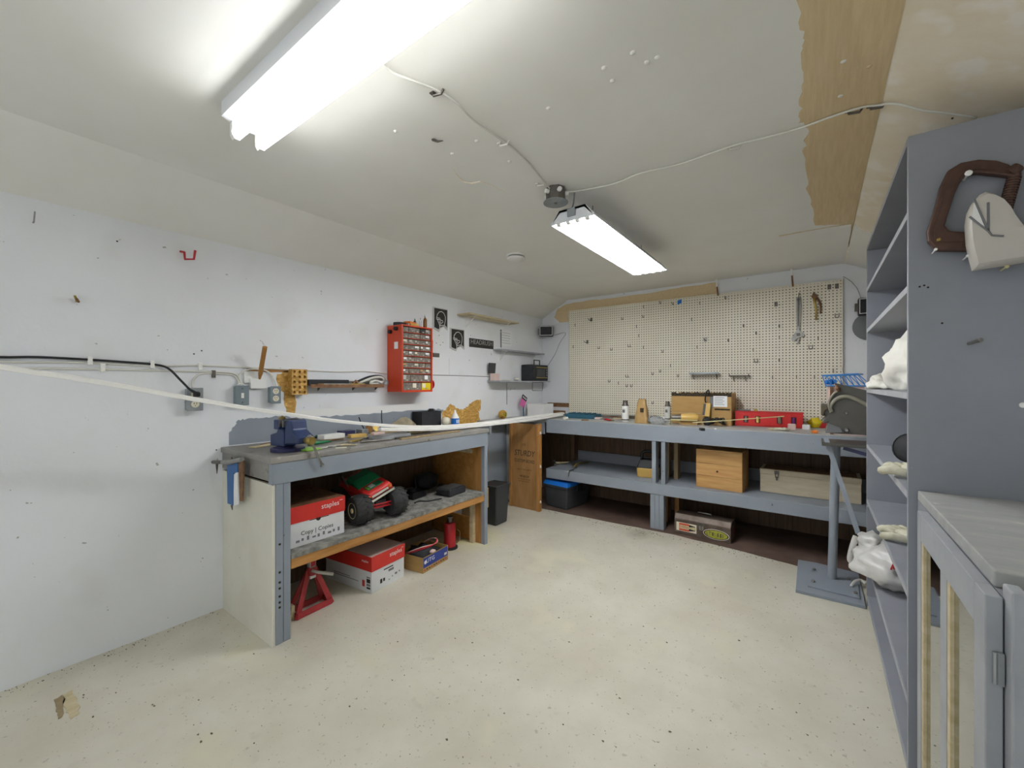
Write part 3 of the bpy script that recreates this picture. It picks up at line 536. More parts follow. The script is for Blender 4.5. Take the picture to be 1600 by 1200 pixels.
# ================================================================ ON THE LEFT WALL
def rod(name, pts, r, m, label, cat, group=None, n=8):
    b = MB(); b.tube(pts, r, n); return tag(b.build(name, m, None, smooth='auto'), label, cat, group)
rod('spike', [W(52,348),W(53,346,.01),W(54.5,331,.075)], [.0035,.003,.0028], 'steel', 'long steel nail sticking out of the wall below the slope', 'nail')
rod('wire_hook', [W(282,393),W(288,394,.03),W(289,405,.05),W(303,405,.075),W(305,391,.085)], .006, 'red', 'red coated U-shaped screw hook high on the white wall', 'hook')
t = thing('toggle_anchor', 'small brass toggle bolt poking out of the wall', 'bolt', W(119,470))
b = MB(); b.tube([W(119,471),W(120,469,.03),W(117,462,.045)], .004, 6); b.build('bolt', 'brass', t, world=True)
b = MB(); b.tube([W(116,462,.02),W(120,468,.035),W(123,472,.045)], [.003,.006,.005], 6); b.build('toggle', 'rust', t, world=True)
# cables on the wall
cable('surface_cable', smoothp([W(-90,556,.008),W(0,565,.008),W(70,566,.006),W(140,567,.006),W(240,572,.006),W(312,571,.006),W(400,575,.006),W(455,577.5,.006),W(530,581,.005),W(570,580,.006),W(604,584,.006)]), .0045, 'cable', 'upper white cable running along the wall to the red cabinet')
cable('surface_cable', smoothp([W(-90,566,.008),W(0,575,.008),W(100,576,.008),W(200,578,.006),W(330,581,.006),W(355,582,.006),W(369,585,.006),W(374,593,.01),W(375,601,.02)]), .0045, 'cable', 'lower white cable running along the wall into the grey switch box')
cable('surface_cable', smoothp([W(301,606,.02),W(301,598,.012),W(305,590,.008),W(315,584,.006),W(340,584,.006),W(362,586,.006),W(371,592,.01),W(373,601,.02)]), .0045, 'cable', 'short white cable looping from plugged outlet to switch box')
cable('surface_cable', smoothp([W(378,601,.02),W(374,589,.012),W(379,581,.01),W(392,577,.012),W(412,578,.012),W(424,585,.012),W(430,596,.015),W(432,605,.02)]), .0045, 'cable', 'white cable arching from switch box over to the ivory outlet')
cable('power_cord', smoothp([W(-90,552,.015),W(0,558,.015),W(60,558,.012),W(140,562,.012),W(200,566,.015),W(237,569,.012),W(262,575,.02),W(282,594,.05),W(296,608,.07),W(306,615,.075)]), .0055, 'black', 'black power cord running along the wall into an outlet')
for i, (x, y) in enumerate([(140,563),(237,569),(312,572),(160,574)]):
    p = W(x,y); b = MB(); b.box(XL, XL+.018, p.y-.009, p.y+.009, p.z-.022, p.z+.018); tag(b.build('cable_clip', 'white_plastic', None, bevel=.003), ['white clip over the black cord well before the outlets','white clip where the black cord starts to drop','white clip below two nail holes over the upper cable','white clip on the cables just under the black cord'][i], 'clip')
b = MB(); p = W(333,582); b.box(XL, XL+.014, p.y-.008, p.y+.008, p.z-.03, p.z+.012); tag(b.build('cable_clip', 'steel_dark', None), 'dark metal strap clamping the cable between outlet and switch', 'clip')
def ebox(name, px, py, label, kind, w=.072, h=.118, d=.05, m='box_paint'):
    p = W(px, py, d); t = thing(name, label, 'switch' if kind == 's' else 'outlet', (XL, p.y, p.z-h/2))
    MB().box(0, d-.004, -w/2+.004, w/2-.004, .004, h-.004).build('back_box', m, t, bevel=.006)
    pl = MB().box(d-.004, d, -w/2, w/2, 0, h).build('cover_plate', m, t, bevel=.004)
    if kind == 's':
        MB().box(d, d+.003, -.007, .007, h/2-.015, h/2+.015).build('toggle_slot', 'white_plastic', pl)
        MB(Matrix.Translation((d+.003,0,h/2)) @ Matrix.Rotation(R(-25),4,'Y')).frus((-.004,.004,-.005,.005),(-.002,.002,-.003,.003),0,.018).build('toggle', 'white_plastic', t)
        for z in (.018, h-.018): b = MB(); b.lathe([(.004,0),(.003,.002)], (d,0,z), 8, (1,0,0)); b.build('screw', 'steel_dark', t)
        b = MB(); b.tube([(d/2,-.018,h),(d/2,-.014,h+.008),(d/2,.014,h+.008),(d/2,.018,h)], .004, 6); b.build('conduit_lug', 'white', t)
    else:
        for z in (h*.29, h*.71):
            r_ = MB(); r_.lathe([(.0185,0),(.0185,.003)], (d,0,z), 18, (1,0,0)); rc = r_.build('receptacle', 'ivory', t)
            for y_ in (-.006,.006): MB().box(d+.003, d+.0036, y_-.0012, y_+.0012, z, z+.009).build('slot', 'ink', rc)
            b = MB(); b.lathe([(.0022,0),(.0022,.0006)], (d+.003,0,z-.008), 8, (1,0,0)); b.build('slot', 'ink', rc)
        b = MB(); b.lathe([(.003,0),(.002,.002)], (d,0,h/2), 8, (1,0,0)); b.build('screw', 'steel', t)
    return t, p
t, p = ebox('plugged_outlet', 305, 624, 'grey outlet box with a black plug in it behind the white strip', 'o', .075, .125, .05, 'galv')
b = MB(); b.frus((-.016,.016,-.013,.013),(-.010,.010,-.009,.009),0,.04)
Mx = Matrix.Translation((.053,.002,.09)) @ Matrix.Rotation(R(90),4,'Y'); b.v = [Mx @ q for q in b.v]; b.tube([(.09,0,.09),(.1,-.01,.1),(.085,-.03,.115)], .006, 6); b.build('plug', 'black', t, bevel=.003)
ebox('light_switch', 379, 618, 'grey metal light switch box with a white toggle', 's')
ebox('duplex_outlet', 431, 617, 'grey outlet box with two ivory receptacles beside bare board', 'o', .064, .108, .05)
# white block with leaning dowel
p = W(404,597,.02); tag(MB().box(XL, XL+.022, p.y-.045, p.y+.045, p.z-.04, p.z+.022).build('mounting_block', 'white', None, bevel=.002), 'small white-painted block on the wall below the wooden dowel', 'block')
p = W(390,588,.01); tag(MB().box(XL, XL+.012, p.y-.03, p.y+.03, p.z-.04, p.z+.03).build('cover_plate', 'white', None, bevel=.002), 'white square blanking plate between the switch and the dowel block', 'plate')
rod('dowel', [W(405.5,592,.02),W(407,583,.045),W(414,542,.14)], [.006,.013,.013], 'wood_z', 'brown wooden dowel sticking up out of a white wall block', 'dowel', None, 12)
# OSB block with peg holes
p, q = W(456,617,.05), W(480,578,.05); p2 = W(456,617,.05)
t = thing('bit_holder', 'brown chipboard block drilled with rows of holes on the wall', 'tool holder', (XL, (p.y+q.y)/2, p.z))
yw, hh = q.y-p.y, q.z-p.z; pit = yw/3
holed_sheet('front_board', p.y, p.z, 3, max(1, int(round(hh/pit))), pit, .0095, .02, XL+.05, 'osb', t, 'x')
MB().box(XL+.001, XL+.029, p.y, q.y, p.z, p.z+pit*max(1,int(round(hh/pit)))).build('back_board', 'osb', t, world=True)
# tool ledge
p, q = W(483,603,.06), W(600,602,.06); z = p.z+.005
t = thing('tool_ledge', 'narrow dark steel ledge on the wall between holed block and red cabinet', 'shelf', (XL, (p.y+q.y)/2, z))
MB().box(XL+.002, XL+.075, p.y, q.y-.01, z-.004, z).build('ledge_plate', 'steel_dark', t, world=True); MB().box(XL+.075, XL+.078, p.y, q.y-.01, z-.018, z+.006).build('front_lip', 'rust', t, world=True)
MB().box(XL+.002, XL+.005, p.y, q.y-.01, z, z+.03).build('back_lip', 'steel_dark', t, world=True)
for fy in (.15, .6, .93):
    y_ = p.y+(q.y-p.y)*fy; b = MB(); b.prism([(XL+.002,y_,z-.004),(XL+.06,y_,z-.004),(XL+.002,y_,z-.04)], (0,.004,0)); b.build('bracket', 'steel_dark', t, world=True)
y_ = p.y
tag(MB().box(XL+.006,XL+.05,y_+.005,y_+.30,z+.0005,z+.038).build('steel_bar', 'black_soft', None, bevel=.003), 'black square bar lying on the wall tool ledge', 'bar')
for i, (a, c, m, lb, ct) in enumerate([(.06,.24,'rust','thin rusty file on the tool ledge','file'),(.10,.33,'steel','bright steel rod on the tool ledge','rod'),(.30,.42,'brass','short brass punch on the tool ledge','punch')]):
    rod('ledge_tool', [(XL+.060+.004*i,y_+a,z+.006),(XL+.062,y_+c,z+.006)], .0055, m, lb, ct)
rod('bottle_opener', [(XL+.055,y_+.33,z+.012),(XL+.055,y_+.35,z+.03),(XL+.055,y_+.37,z+.012)], .010, 'rust', 'rusty lump of a fitting standing on the tool ledge', 'fitting')
t = thing('coiled_cable', 'white cable and black hose coiled on the tool ledge beside the red cabinet', 'cable', (XL+.04,y_+.57,z))
b = MB(); b.tube(smoothp([V(q_)+V((0,-.07,0)) for q_ in [(XL+.03,y_+.46,z+.012),(XL+.03,y_+.58,z+.055),(XL+.032,y_+.66,z+.06),(XL+.034,y_+.68,z+.03),(XL+.036,y_+.62,z+.012),(XL+.04,y_+.55,z+.014),(XL+.045,y_+.60,z+.034),(XL+.048,y_+.655,z+.014)]]), .009, 8); b.build('white_coil', 'cable', t, smooth=True, world=True)
b = MB(); b.tube(smoothp([V(q_)+V((0,-.07,0)) for q_ in [(XL+.02,y_+.45,z+.02),(XL+.02,y_+.56,z+.06),(XL+.022,y_+.66,z+.066),(XL+.024,y_+.70,z+.03)]]), .011, 8); b.build('black_hose', 'black_soft', t, smooth=True, world=True)
tag(MB().box(XL+.02,XL+.065,y_+.60,y_+.635,z+.0005,z+.04).build('parts_bag', 'clear', None, bevel=.01), 'clear bag of small parts on the tool ledge', 'bag')
# ---- red parts cabinet
py0, py1, pz0, pz1, pxf = 2.105, 2.424, 1.237, 1.765, -2.602
t = thing('parts_cabinet', 'red metal parts cabinet with rows of small clear drawers', 'parts cabinet', ((XL+pxf)/2,(py0+py1)/2,pz0))
MB().box(XL+.001, pxf-.002, py0, py0+.006, pz0, pz1).build('side_sheet', 'red_cab', t, world=True, bevel=.002)
MB().box(XL+.001, pxf-.002, py1-.006, py1, pz0, pz1).build('side_sheet', 'red_cab', t, world=True, bevel=.002)
MB().box(XL+.001, pxf-.002, py0+.0062, py1-.0062, pz1-.008, pz1).build('top_sheet', 'red_cab', t, world=True)
MB().box(XL+.001, pxf-.002, py0+.0062, py1-.0062, pz0, pz0+.008).build('bottom_sheet', 'red_cab', t, world=True)
MB().box(XL+.001, XL+.004, py0+.0062, py1-.0062, pz0+.0082, pz1-.0082).build('back_sheet', 'gap', t, world=True)
for yy in (py0-.001, py1-.012): MB().box(pxf-.006, pxf+.004, yy, yy+.013, pz0-.002, pz1+.002).build('front_flange', 'red_cab', t, world=True, bevel=.001)
for zz in (pz0-.002, pz1-.010): MB().box(pxf-.006, pxf+.003, py0+.012, py1-.012, zz, zz+.012).build('front_flange', 'red_cab', t, world=True, bevel=.001)
rows = [(.052,5)]*8 + [(.072,4),(.075,3)]; zt = pz1-.011; wid = py1-py0-.028
tot = sum(r[0] for r in rows); sc = (pz1-pz0-.022)/tot
for rh_, n in rows:
    rh_ *= sc; zb = zt-rh_
    MB().box(XL+.005, pxf+.001, py0+.0125, py1-.0125, zb-.0, zb+.004).build('divider', 'red_cab', t, world=True)
    for k in range(n):
        ya = py0+.014+k*wid/n; yb_ = ya+wid/n-.002; push = random.choice([0,0,0,.004,-.004])
        if (rh_ > .06*sc) and n == 5: pass
        b = MB(); b.box(pxf-.09, pxf-.001+push, ya, yb_, zb+.0042, zt-.006)
        c = ('black' if (n == 5 and k == 3 and abs(zt-(pz1-.011)) < .001) else 'drawer')
        if n == 3 and k == 2: c = 'yellow'
        d_ = b.build('drawer', c, t, world=True)
        MB().box(pxf-.001+push, pxf+.007+push, (ya+yb_)/2-.010, (ya+yb_)/2+.010, zb+.012, zb+.018).build('drawer_lip', 'drawer_edge', d_, world=True)
        if random.random() < .55: MB().box(pxf-.001+push, pxf+.0002+push, ya+.004, ya+random.uniform(.02,.045), zb+.022, zt-.010).build('drawer_label', random.choice(['paper','drawer_edge','ivory','card']), d_, world=True)
    zt = zb
MB().box(py0-.9, py0-.9+.001, 0, .001, 0, .001) if False else None
MB().box(XL+.09, XL+.135, py0-.0012, py0-.0002, pz0+.34, pz0+.395).build('side_label', 'paper', t, world=True)
for i, (dx, dz) in enumerate([(.05,-.05),(.12,-.03)]):
    b = MB(); b.cyl((XL+dx,py0-.022,pz1+dz),(XL+dx,py0-.0005,pz1+dz),.016,n=14); tag(b.build('magnet_knob', 'black', None, smooth='auto'), ['black round knob on the red cabinet side, next to the wall','black round knob on the red cabinet side, next to the drawers'][i], 'knob')
for i, (dz, r_, m, lb) in enumerate([(.13,.040,'red','red wire spool hung on the far side of the red cabinet, near its bottom'),(.52,.030,'red_cab','orange-red spool hung on the far side of the red cabinet, near its top')]):
    b = MB(); c = V((pxf-.05-.04*i, py1, pz0+dz-.07+.02*i)); b.lathe([(r_,.001),(r_,.008),(r_*.55,.010),(r_*.55,.030),(r_,.032),(r_,.038)], c, 20, (0,1,0)); tag(b.build('wire_spool', m, None, smooth='auto'), lb, 'spool')
t2 = thing('caulk_gun', 'red and grey tool hooked on the far side of the red cabinet', 'tool', (pxf-.05, py1+.03, pz0+.30))
b = MB(); b.prism([(pxf-.06,py1+.001,pz0+.24),(pxf-.06,py1+.045,pz0+.27),(pxf-.06,py1+.05,pz0+.43),(pxf-.06,py1+.03,pz0+.47),(pxf-.06,py1+.001,pz0+.48)], (.02,0,0)); b.build('body', 'red_bright', t2, world=True, bevel=.004)
b = MB(); b.box(pxf-.058,pxf-.04,py1+.051,py1+.125,pz0+.295,pz0+.33); b.build('clip', 'steel_dark', t2, world=True, bevel=.003)
# things on the red cabinet
zt = pz1+.0005
b = MB(); b.lathe([(.028,0),(.05,0),(.05,.024),(.028,.024)], (XL+.09,py0+.052,zt), 24); tag(b.build('tape_roll', 'black_soft', None, smooth='auto'), 'black tape roll lying on top of the red cabinet', 'tape')
tag(MB().box(XL+.05,XL+.15,py0+.115,py0+.20,zt,zt+.024).build('drill_index', 'yellow_tool', None, bevel=.004), 'yellow bit case lying on the red cabinet', 'case')
tag(MB(Matrix.Translation((XL+.105,py0+.145,zt+.0245)) @ Matrix.Rotation(R(20),4,'Z')).box(-.03,.03,-.05,.05,0,.016).build('drill_index', 'orange', None, bevel=.003), 'orange bit case stacked on the yellow case on the red cabinet', 'case')
tag(MB(Matrix.Translation((XL+.10,py0+.115,zt)) ).box(-.035,.035,-.012,-.001,0,.03).build('small_carton', 'pinkish', None, bevel=.002), 'small pink carton beside the yellow case on the red cabinet', 'carton')
def bottle(x, y, z, r, h, m, cap, label, name='bottle', n=16):
    t = thing(name, label, 'bottle', (x,y,z)); b = MB(); b.lathe([(r*.92,0),(r,.004),(r,h*.62),(r*.75,h*.72),(r*.38,h*.78),(r*.36,h*.84)], (0,0,0), n); b.build('body', m, t, smooth='auto')
    b = MB(); b.lathe([(r*.42,h*.84),(r*.42,h*.9),(r*.18,h*.93),(r*.12,h)], (0,0,0), 12); b.build('cap', cap, t, smooth='auto'); return t
bottle(XL+.13, py1-.035, zt, .016, .115, 'amber', 'steel', 'amber oil bottle with a spout on the red cabinet')
bottle(XL+.13, py1-.085, zt, .010, .085, 'clear', 'steel_dark', 'slim clear bottle beside the amber bottle on the red cabinet')
bottle(XL+.09, py1-.110, zt, .012, .080, 'steel_dark', 'green', 'dark bottle with green cap behind the bit cases')
# ---- posters
def poster(pts, label):
    c = sum(pts, V())/len(pts); t = thing('metal_poster', label, 'poster', (XL, c.y, min(p.z for p in pts)))
    ys = [p.y for p in pts]; zs = [p.z for p in pts]; ya, yb_, za, zb = min(ys), max(ys), min(zs), max(zs); w, h = yb_-ya, zb-za
    def Q(u, v, d=.006): return V((XL+d, ya+u*w, za+v*h))
    b = MB(); b.prism([Q(u,v,.0005) for u,v in [(0,.12),(.42,.0),(.52,.14),(.75,.22),(1,.10),(1,1),(0,1)]], (.005,0,0)); b.build('silver_plate', 'silver_line', t, world=True)
    b = MB(); b.prism([Q(u,v) for u,v in [(.10,.16),(.36,.10),(.44,.27),(.44,.12),(.56,.21),(.75,.27),(.95,.20),(.95,.96),(.10,.96)] if (u,v) not in ((.44,.27),(.44,.12))], (.002,0,0)); b.build('black_panel', 'sign_black', t, world=True)
    lines = [[(.24,.57),(.28,.70),(.40,.82),(.56,.86),(.72,.80),(.82,.66),(.82,.52),(.76,.30)],
             [(.24,.57),(.46,.56),(.50,.50),(.22,.51),(.24,.57)], [(.28,.50),(.64,.48),(.66,.43),(.42,.27),(.28,.50)], [(.40,.42),(.52,.42),(.44,.33),(.40,.42)],
             [(.44,.27),(.44,.12),(.40,.08)], [(.44,.25),(.76,.30),(.92,.22)]]
    for l in lines: b = MB(); b.tube([Q(u,v,.0085) for u,v in l], .0035, 4, flat=0.4, up=(1,0,0)); b.build('emblem_line', 'silver_line', t, world=True)
poster([W(675.5,479),W(699,484),W(698.5,516),W(676,517)], 'upper black metal poster with a silver helmet outline')
poster([W(702.5,512),W(725,516),W(724.5,547),W(703,548)], 'lower black metal poster with a silver helmet outline beside the name plate')
p, q = W(733,541), W(770.5,534.5); t = thing('name_plate', 'long dark metal name plate with cut-out letters beside the posters', 'sign', (XL,(p.y+q.y)/2,p.z))
zt_ = W(733,528).z; MB().box(XL, XL+.005, p.y, q.y, p.z-.005, zt_).build('plate', 'sign_black', t, world=True)
text('lettering', 'HEADRUSH', .066, 'silver_dim', t, (XL+.0056,(p.y+q.y)/2,(p.z+zt_)/2+.006), FX, xs=(q.y-p.y)/.37)
# ---- wall shelves
def wshelf(name, y0_, y1_, z_, dep, th, m, label, wire=False):
    t = thing(name, label, 'shelf', (XL+dep/2,(y0_+y1_)/2,z_-th)); MB().box(XL+.0015, XL+dep, y0_, y1_, z_-th, z_).build('board', m, t, world=True, bevel=.002)
    for yy in ((y1_-.14,) if wire else (y0_+.12, y1_-.14)):
        b = MB(); b.tube([(XL+.003,yy,z_-th-.002),(XL+dep*.9,yy,z_-th-.003)], .003, 6); b.tube([(XL+.003,yy,z_-th-.10),(XL+.003,yy,z_-th)], .003, 6); b.tube([(XL+.003,yy,z_-th-.10),(XL+dep*.85,yy,z_-th-.10),(XL+dep*.9,yy,z_-th-.004)] if wire else [(XL+.003,yy,z_-th-.10),(XL+dep*.8,yy,z_-th-.004)], .003, 6); b.build('bracket', 'steel_dark' if wire else 'white', t, world=True)
    return t
wshelf('bracket_shelf', 2.91, 3.72, 1.972, .16, .014, 'wood_pale', 'pale plywood shelf board high under the slope')
wshelf('bracket_shelf', 3.46, 4.33, 1.672, .11, .015, 'grey_edge', 'narrow grey wall shelf with a paper notice standing on it')
wshelf('bracket_shelf', 3.36, 4.36, 1.335, .17, .014, 'grey_edge', 'grey wall shelf carrying the black radio', True)
t = thing('paper_notice', 'white paper notice clipped to a dark strip above the narrow grey shelf', 'notice', W(790,545))
p, q = W(783,544), W(799,518); MB().box(XL+.0005, XL+.0025, p.y, q.y, p.z+.03, q.z).build('sheet', 'paper', t, world=True); MB().box(XL+.0005, XL+.008, p.y-.014, p.y-.002, p.z+.005, q.z).build('clip_strip', 'mid_grey', t, world=True)
for k in range(5): zz = q.z-.03-k*.028; MB().box(XL+.0026, XL+.003, p.y+.015, q.y-.02-.01*(k % 2), zz, zz+.003).build('text_line', 'ink_grey', t, world=True)
# radio
ya, yb_, z0 = 3.97, 4.335, 1.3355; x0_, x1_ = XL+.012, XL+.155
t = thing('radio', 'black portable radio cassette player with carrying handle on the wall shelf', 'radio', ((x0_+x1_)/2,(ya+yb_)/2,z0))
MB().box(x0_, x1_, ya, yb_, z0, z0+.19).build('case', 'black_soft', t, world=True, bevel=.01)
MB().box(x1_, x1_+.004, ya+.11, yb_-.075, z0+.05, z0+.14).build('cassette_door', 'dark_grey', t, world=True, bevel=.003)
for dz in (.155, .035): MB().box(x1_, x1_+.003, ya+.10, yb_-.02, z0+dz, z0+dz+.008).build('trim_strip', 'brass', t, world=True)
b = MB(); b.lathe([(.045,0),(.045,.004),(.03,.002)], (x1_,ya+.055,z0+.09), 20, (1,0,0)); b.build('speaker_grille', 'black', t, world=True)
for dz in (.13,.10,.07): b = MB(); b.lathe([(.011,0),(.011,.008)], (x1_,yb_-.04,z0+dz), 12, (1,0,0)); b.build('knob', 'mid_grey', t, world=True)
b = MB(); b.tube([(x1_-.05,ya+.13,z0+.18),(x1_-.05,ya+.13,z0+.245),(x1_-.05,ya+.25,z0+.245),(x1_-.05,ya+.25,z0+.18)], .008, 6); b.build('handle', 'black', t, world=True)
tag(MB(Matrix.Translation((XL+.05,3.43,1.3355)) @ Matrix.Rotation(R(8),4,'Z')).box(-.03,.03,-.05,.05,0,.075).build('small_carton', 'pinkish', None, bevel=.003), 'small pale carton at the free end of the radio shelf', 'carton')
tag(MB(Matrix.Translation((XL+.03,3.40,1.411)) @ Matrix.Rotation(R(6),4,'Y')).box(-.004,.004,-.055,.055,0,.11).build('photo_card', 'dark_grey', None), 'small dark picture card standing on the pale carton', 'picture')
b = MB(); b.blob((XL+.07,3.80,1.353), (.03,.04,.02), .3, 2, 5, 2, 1.3355); tag(b.build('rag', 'cloth', None, smooth=True), 'small white rag on the radio shelf', 'rag')
b = MB(); b.blob((XL+.06,3.62,1.342), (.04,.09,.008), .3, 3, 8, 2, 1.3355); tag(b.build('sandpaper', 'cloth', None, smooth=True), 'flat crumpled cloth on the radio shelf beside the white rag', 'cloth')
rod('hanging_rod', [W(792,597,.02),W(792,632,.015)], .003, 'steel_dark', 'thin dark rod hanging below the radio shelf', 'rod')
# corner speaker
def speaker(c, w, h, d, rz, label, name='mounted_speaker'):
    t = thing(name, label, 'speaker', c, rz)
    MB().box(-w/2, w/2, -d/2, d/2, -h/2, h/2).build('cabinet', 'black', t, bevel=.008)
    b = MB(); z = .006
    b.box(-w/2+z,w/2-z,-d/2-.004,-d/2,-h/2+z,-h/2+2*z).box(-w/2+z,w/2-z,-d/2-.004,-d/2,h/2-2*z,h/2-z).box(-w/2+z,-w/2+2*z,-d/2-.004,-d/2,-h/2+2*z,h/2-2*z).box(w/2-2*z,w/2-z,-d/2-.004,-d/2,-h/2+2*z,h/2-2*z); b.build('silver_surround', 'silver_line', t)
    MB().box(-w/2+2*z, w/2-2*z, -d/2-.002, -d/2, -h/2+2*z, h/2-2*z).build('grille', 'black_soft', t)
    b = MB(); b.box(-w/2-.02,-w/2,-.02,.03,-.03,.03); b.build('mount', 'steel_dark', t); return t
speaker((-2.665, 4.36, 1.945), .165, .125, .10, R(28), 'black speaker with silver surround in the corner above the radio')
speaker((.325, YB-.05, 1.925), .10, .135, .09, 0, 'black speaker with silver surround on the back wall beside the pegboard')
b = MB(); b.lathe([(.115,0),(.115,.012),(.10,.018),(.02,.02)], ony(1360,510,YB), 28, (0,-1,0)); tag(b.build('round_disc', 'mid_grey', None, smooth='auto'), 'round grey abrasive disc hung on the back wall beside the pegboard', 'disc')
cable('speaker_wire', smoothp([V((-2.59,4.43,1.90)),B(884,520,.01),B(875,535,.02),B(869,550,.03),V((-2.60,4.38,1.60)),V((-2.66,4.345,1.49))]), .002, 'mid_grey', 'thin wire hanging from the corner speaker to the radio')
cable('speaker_wire', smoothp([B(1318,432,.012),B(1330,440,.012),B(1340,452,.012),V((.30,YB-.02,1.98))]), .002, 'mid_grey', 'thin wire from the pegboard corner to the small speaker')
cable('speaker_wire', smoothp([ony(1313,575,YP-.008),ony(1320,588,YP-.008),B(1335,600,.02),B(1352,612,.03)]), .004, 'white', 'thin white cord hanging at the pegboard edge beside the blue rack')
# ================================================================ ON AND UNDER THE LEFT BENCH
ZT = .9355
def T2(px, py, z=ZT, m=.075):
    p = onz(px, py, z)
    if p.x < XL+m: p = onx(px, py, XL+m); p.z = z
    return p
# vise: screw axis along +x, handle hanging over the front edge
vc = V((-2.335, 1.115, ZT))
t = thing('bench_vise', 'blue steel bench vise bolted to the bench corner', 'vise', vc, R(6))
b = MB(); b.lathe([(.085,0),(.085,.018),(.06,.024)], (0,0,0), 20); b.build('swivel_base', 'blue_dark', t, smooth='auto')
b = MB(); b.prism([(-.11,-.035,.024),(.02,-.035,.024),(.02,-.035,.10),(.0,-.035,.135),(-.03,-.035,.135),(-.05,-.035,.10),(-.11,-.035,.085)], (0,.07,0)); b.build('fixed_body', 'blue_vise', t, bevel=.006)
MB().box(-.035,.012,-.06,.06,.12,.172).build('fixed_jaw', 'blue_vise', t, bevel=.006)
MB().box(.012,.018,-.058,.058,.135,.170).build('jaw_plate', 'steel_dark', t)
b = MB(); b.prism([(.04,-.045,.04),(.16,-.045,.05),(.165,-.045,.09),(.11,-.045,.12),(.10,-.045,.172),(.045,-.045,.172)], (0,.09,0)); b.build('sliding_jaw', 'blue_vise', t, bevel=.008)
MB().box(.040,.0455,-.055,.055,.135,.170).build('jaw_plate', 'steel', t)
MB().box(-.10,.05,-.02,.02,.05,.085).build('slide_bar', 'steel_dark', t)
b = MB(); b.cyl((.16,0,.068),(.21,0,.068),.016,n=14); b.lathe([(.022,0),(.024,.012),(.02,.024)], (.192,0,.068), 14, (1,0,0)); b.build('screw_head', 'brass', t, smooth='auto')
b = MB(); dv = V((0,.42,-.905)).normalized(); c0 = V((.205,0,.068)); b.cyl(c0-dv*.022, c0+dv*.15, .0065, n=10); b.lathe([(.003,0),(.011,.004),(.011,.012),(.003,.016)], c0+dv*.146, 10, dv); b.lathe([(.003,0),(.011,.004),(.011,.012),(.003,.016)], c0-dv*.034, 10, dv); b.build('handle', 'steel', t, smooth='auto')
b = MB(); b.lathe([(.0,0),(.016,.004),(.018,.016),(.0,.028)], (-.02,-.02,.165), 12); b.build('anvil_nut', 'brass', t, smooth='auto')
# two long white trim strips, resting on the vise and on both benches
def strip(pts, label):
    b = MB(); n = len(pts)
    rings = []
    for i, p in enumerate(pts):
        d = (pts[min(i+1,n-1)] - pts[max(i-1,0)]).normalized(); s_ = d.cross(V((0,0,1))).normalized(); u = s_.cross(d)
        rings.append([p-s_*.019-u*.010, p+s_*.019-u*.010, p+s_*.019+u*.004, p+s_*.006+u*.010, p-s_*.012+u*.010, p-s_*.019+u*.008])
    b.loft(rings); return tag(b.build('plastic_strip', 'white_plastic', None), label, 'strip')
X1 = -2.33
def onX(px, py, x=X1): return onx(px, py, x)
strip(smoothp([V((X1,-.75,1.60)),V((X1,-.35,1.49)),onX(0,573),onX(100,588),onX(200,605),onX(300,623),onX(400,640),onX(453,647.5),onX(520,657),onX(600,664.5),onX(660,667),onX(720,664.5),onX(770,659),onX(830,651),onX(880,645.5)], 3), 'long white trim strip bowed over the blue vise and both benches')
X2 = -2.285
strip(smoothp([onx(593,670.5,X2),onx(640,671,X2),onx(700,669,X2),onx(770,662.5,X2),onx(830,655.5,X2),onx(878,648,X2)], 3), 'shorter white trim strip lying under the long one across both benches')
# small things on the worktop
def slab(name, px, py, size, rz, m, label, cat, z=ZT, bevel=.002):
    p = T2(px, py, z); return tag(MB(Matrix.Translation(p) @ Matrix.Rotation(R(rz),4,'Z')).box(-size[0]/2,size[0]/2,-size[1]/2,size[1]/2,0.0005,size[2]).build(name, m, None, bevel=bevel), label, cat)
slab('wood_scrap', 412, 697, (.05,.16,.006), 20, 'wood_pale', 'pale wood shim on the bench behind the vise', 'shim')
slab('wood_scrap', 421, 692, (.03,.14,.005), 35, 'rust', 'thin rusty strip on the bench behind the pale shim', 'strip')
slab('sandpaper_pad', 481, 703, (.10,.09,.008), 10, 'lime', 'lime green pad under the front of the vise', 'pad')
for i, (px, py, ln, rz, m, lb, ct) in enumerate([(508,690,.24,8,'rust','long rusty file lying along the bench behind the vise','file'),(520,682,.34,4,'black_soft','black steel bar lying along the bench against the wall band','bar'),(500,694,.16,-12,'green','green-handled screwdriver on the bench beside the vise','screwdriver'),(516,699,.18,12,'steel','bright steel scriber on the bench in front of the green screwdriver','scriber'),(556,690,.14,-20,'brass','small brass rod among the tools on the bench','rod'),(588,690,.20,15,'steel_dark','dark steel punch beside the clear tub','punch'),(540,697,.12,40,'wood_pale','pale wooden stick lying askew on the bench','stick')]):
    p = T2(px,py); d = V((math.sin(R(rz)), math.cos(R(rz)), 0)); r_ = .007 if i != 2 else .011
    rod('bench_tool', [p-d*ln/2+V((0,0,r_)), p+V((0,0,r_)), p+d*ln/2+V((0,0,r_*.8))], [r_, r_, r_*.5], m, lb, ct)
slab('plastic_case', 518, 685, (.07,.16,.03), 6, 'white_plastic', 'white plastic case on the bench with a dark slot', 'case')
slab('tool_case', 541, 680, (.07,.10,.034), -4, 'blue_dark', 'dark violet case beside the white plastic case', 'case')
slab('yellow_block', 558, 683, (.06,.11,.022), -10, 'yellow_tool', 'yellow-orange block among the bench tools', 'block')
t = thing('pliers', 'pliers with pale grips lying open among the bench tools', 'pliers', T2(583,684))
b = MB(); b.tube([(0,-.07,.008),(.012,0,.010),(.004,.05,.008)], [.007,.008,.004], 8); b.build('handle', 'cloth', t, smooth=True)
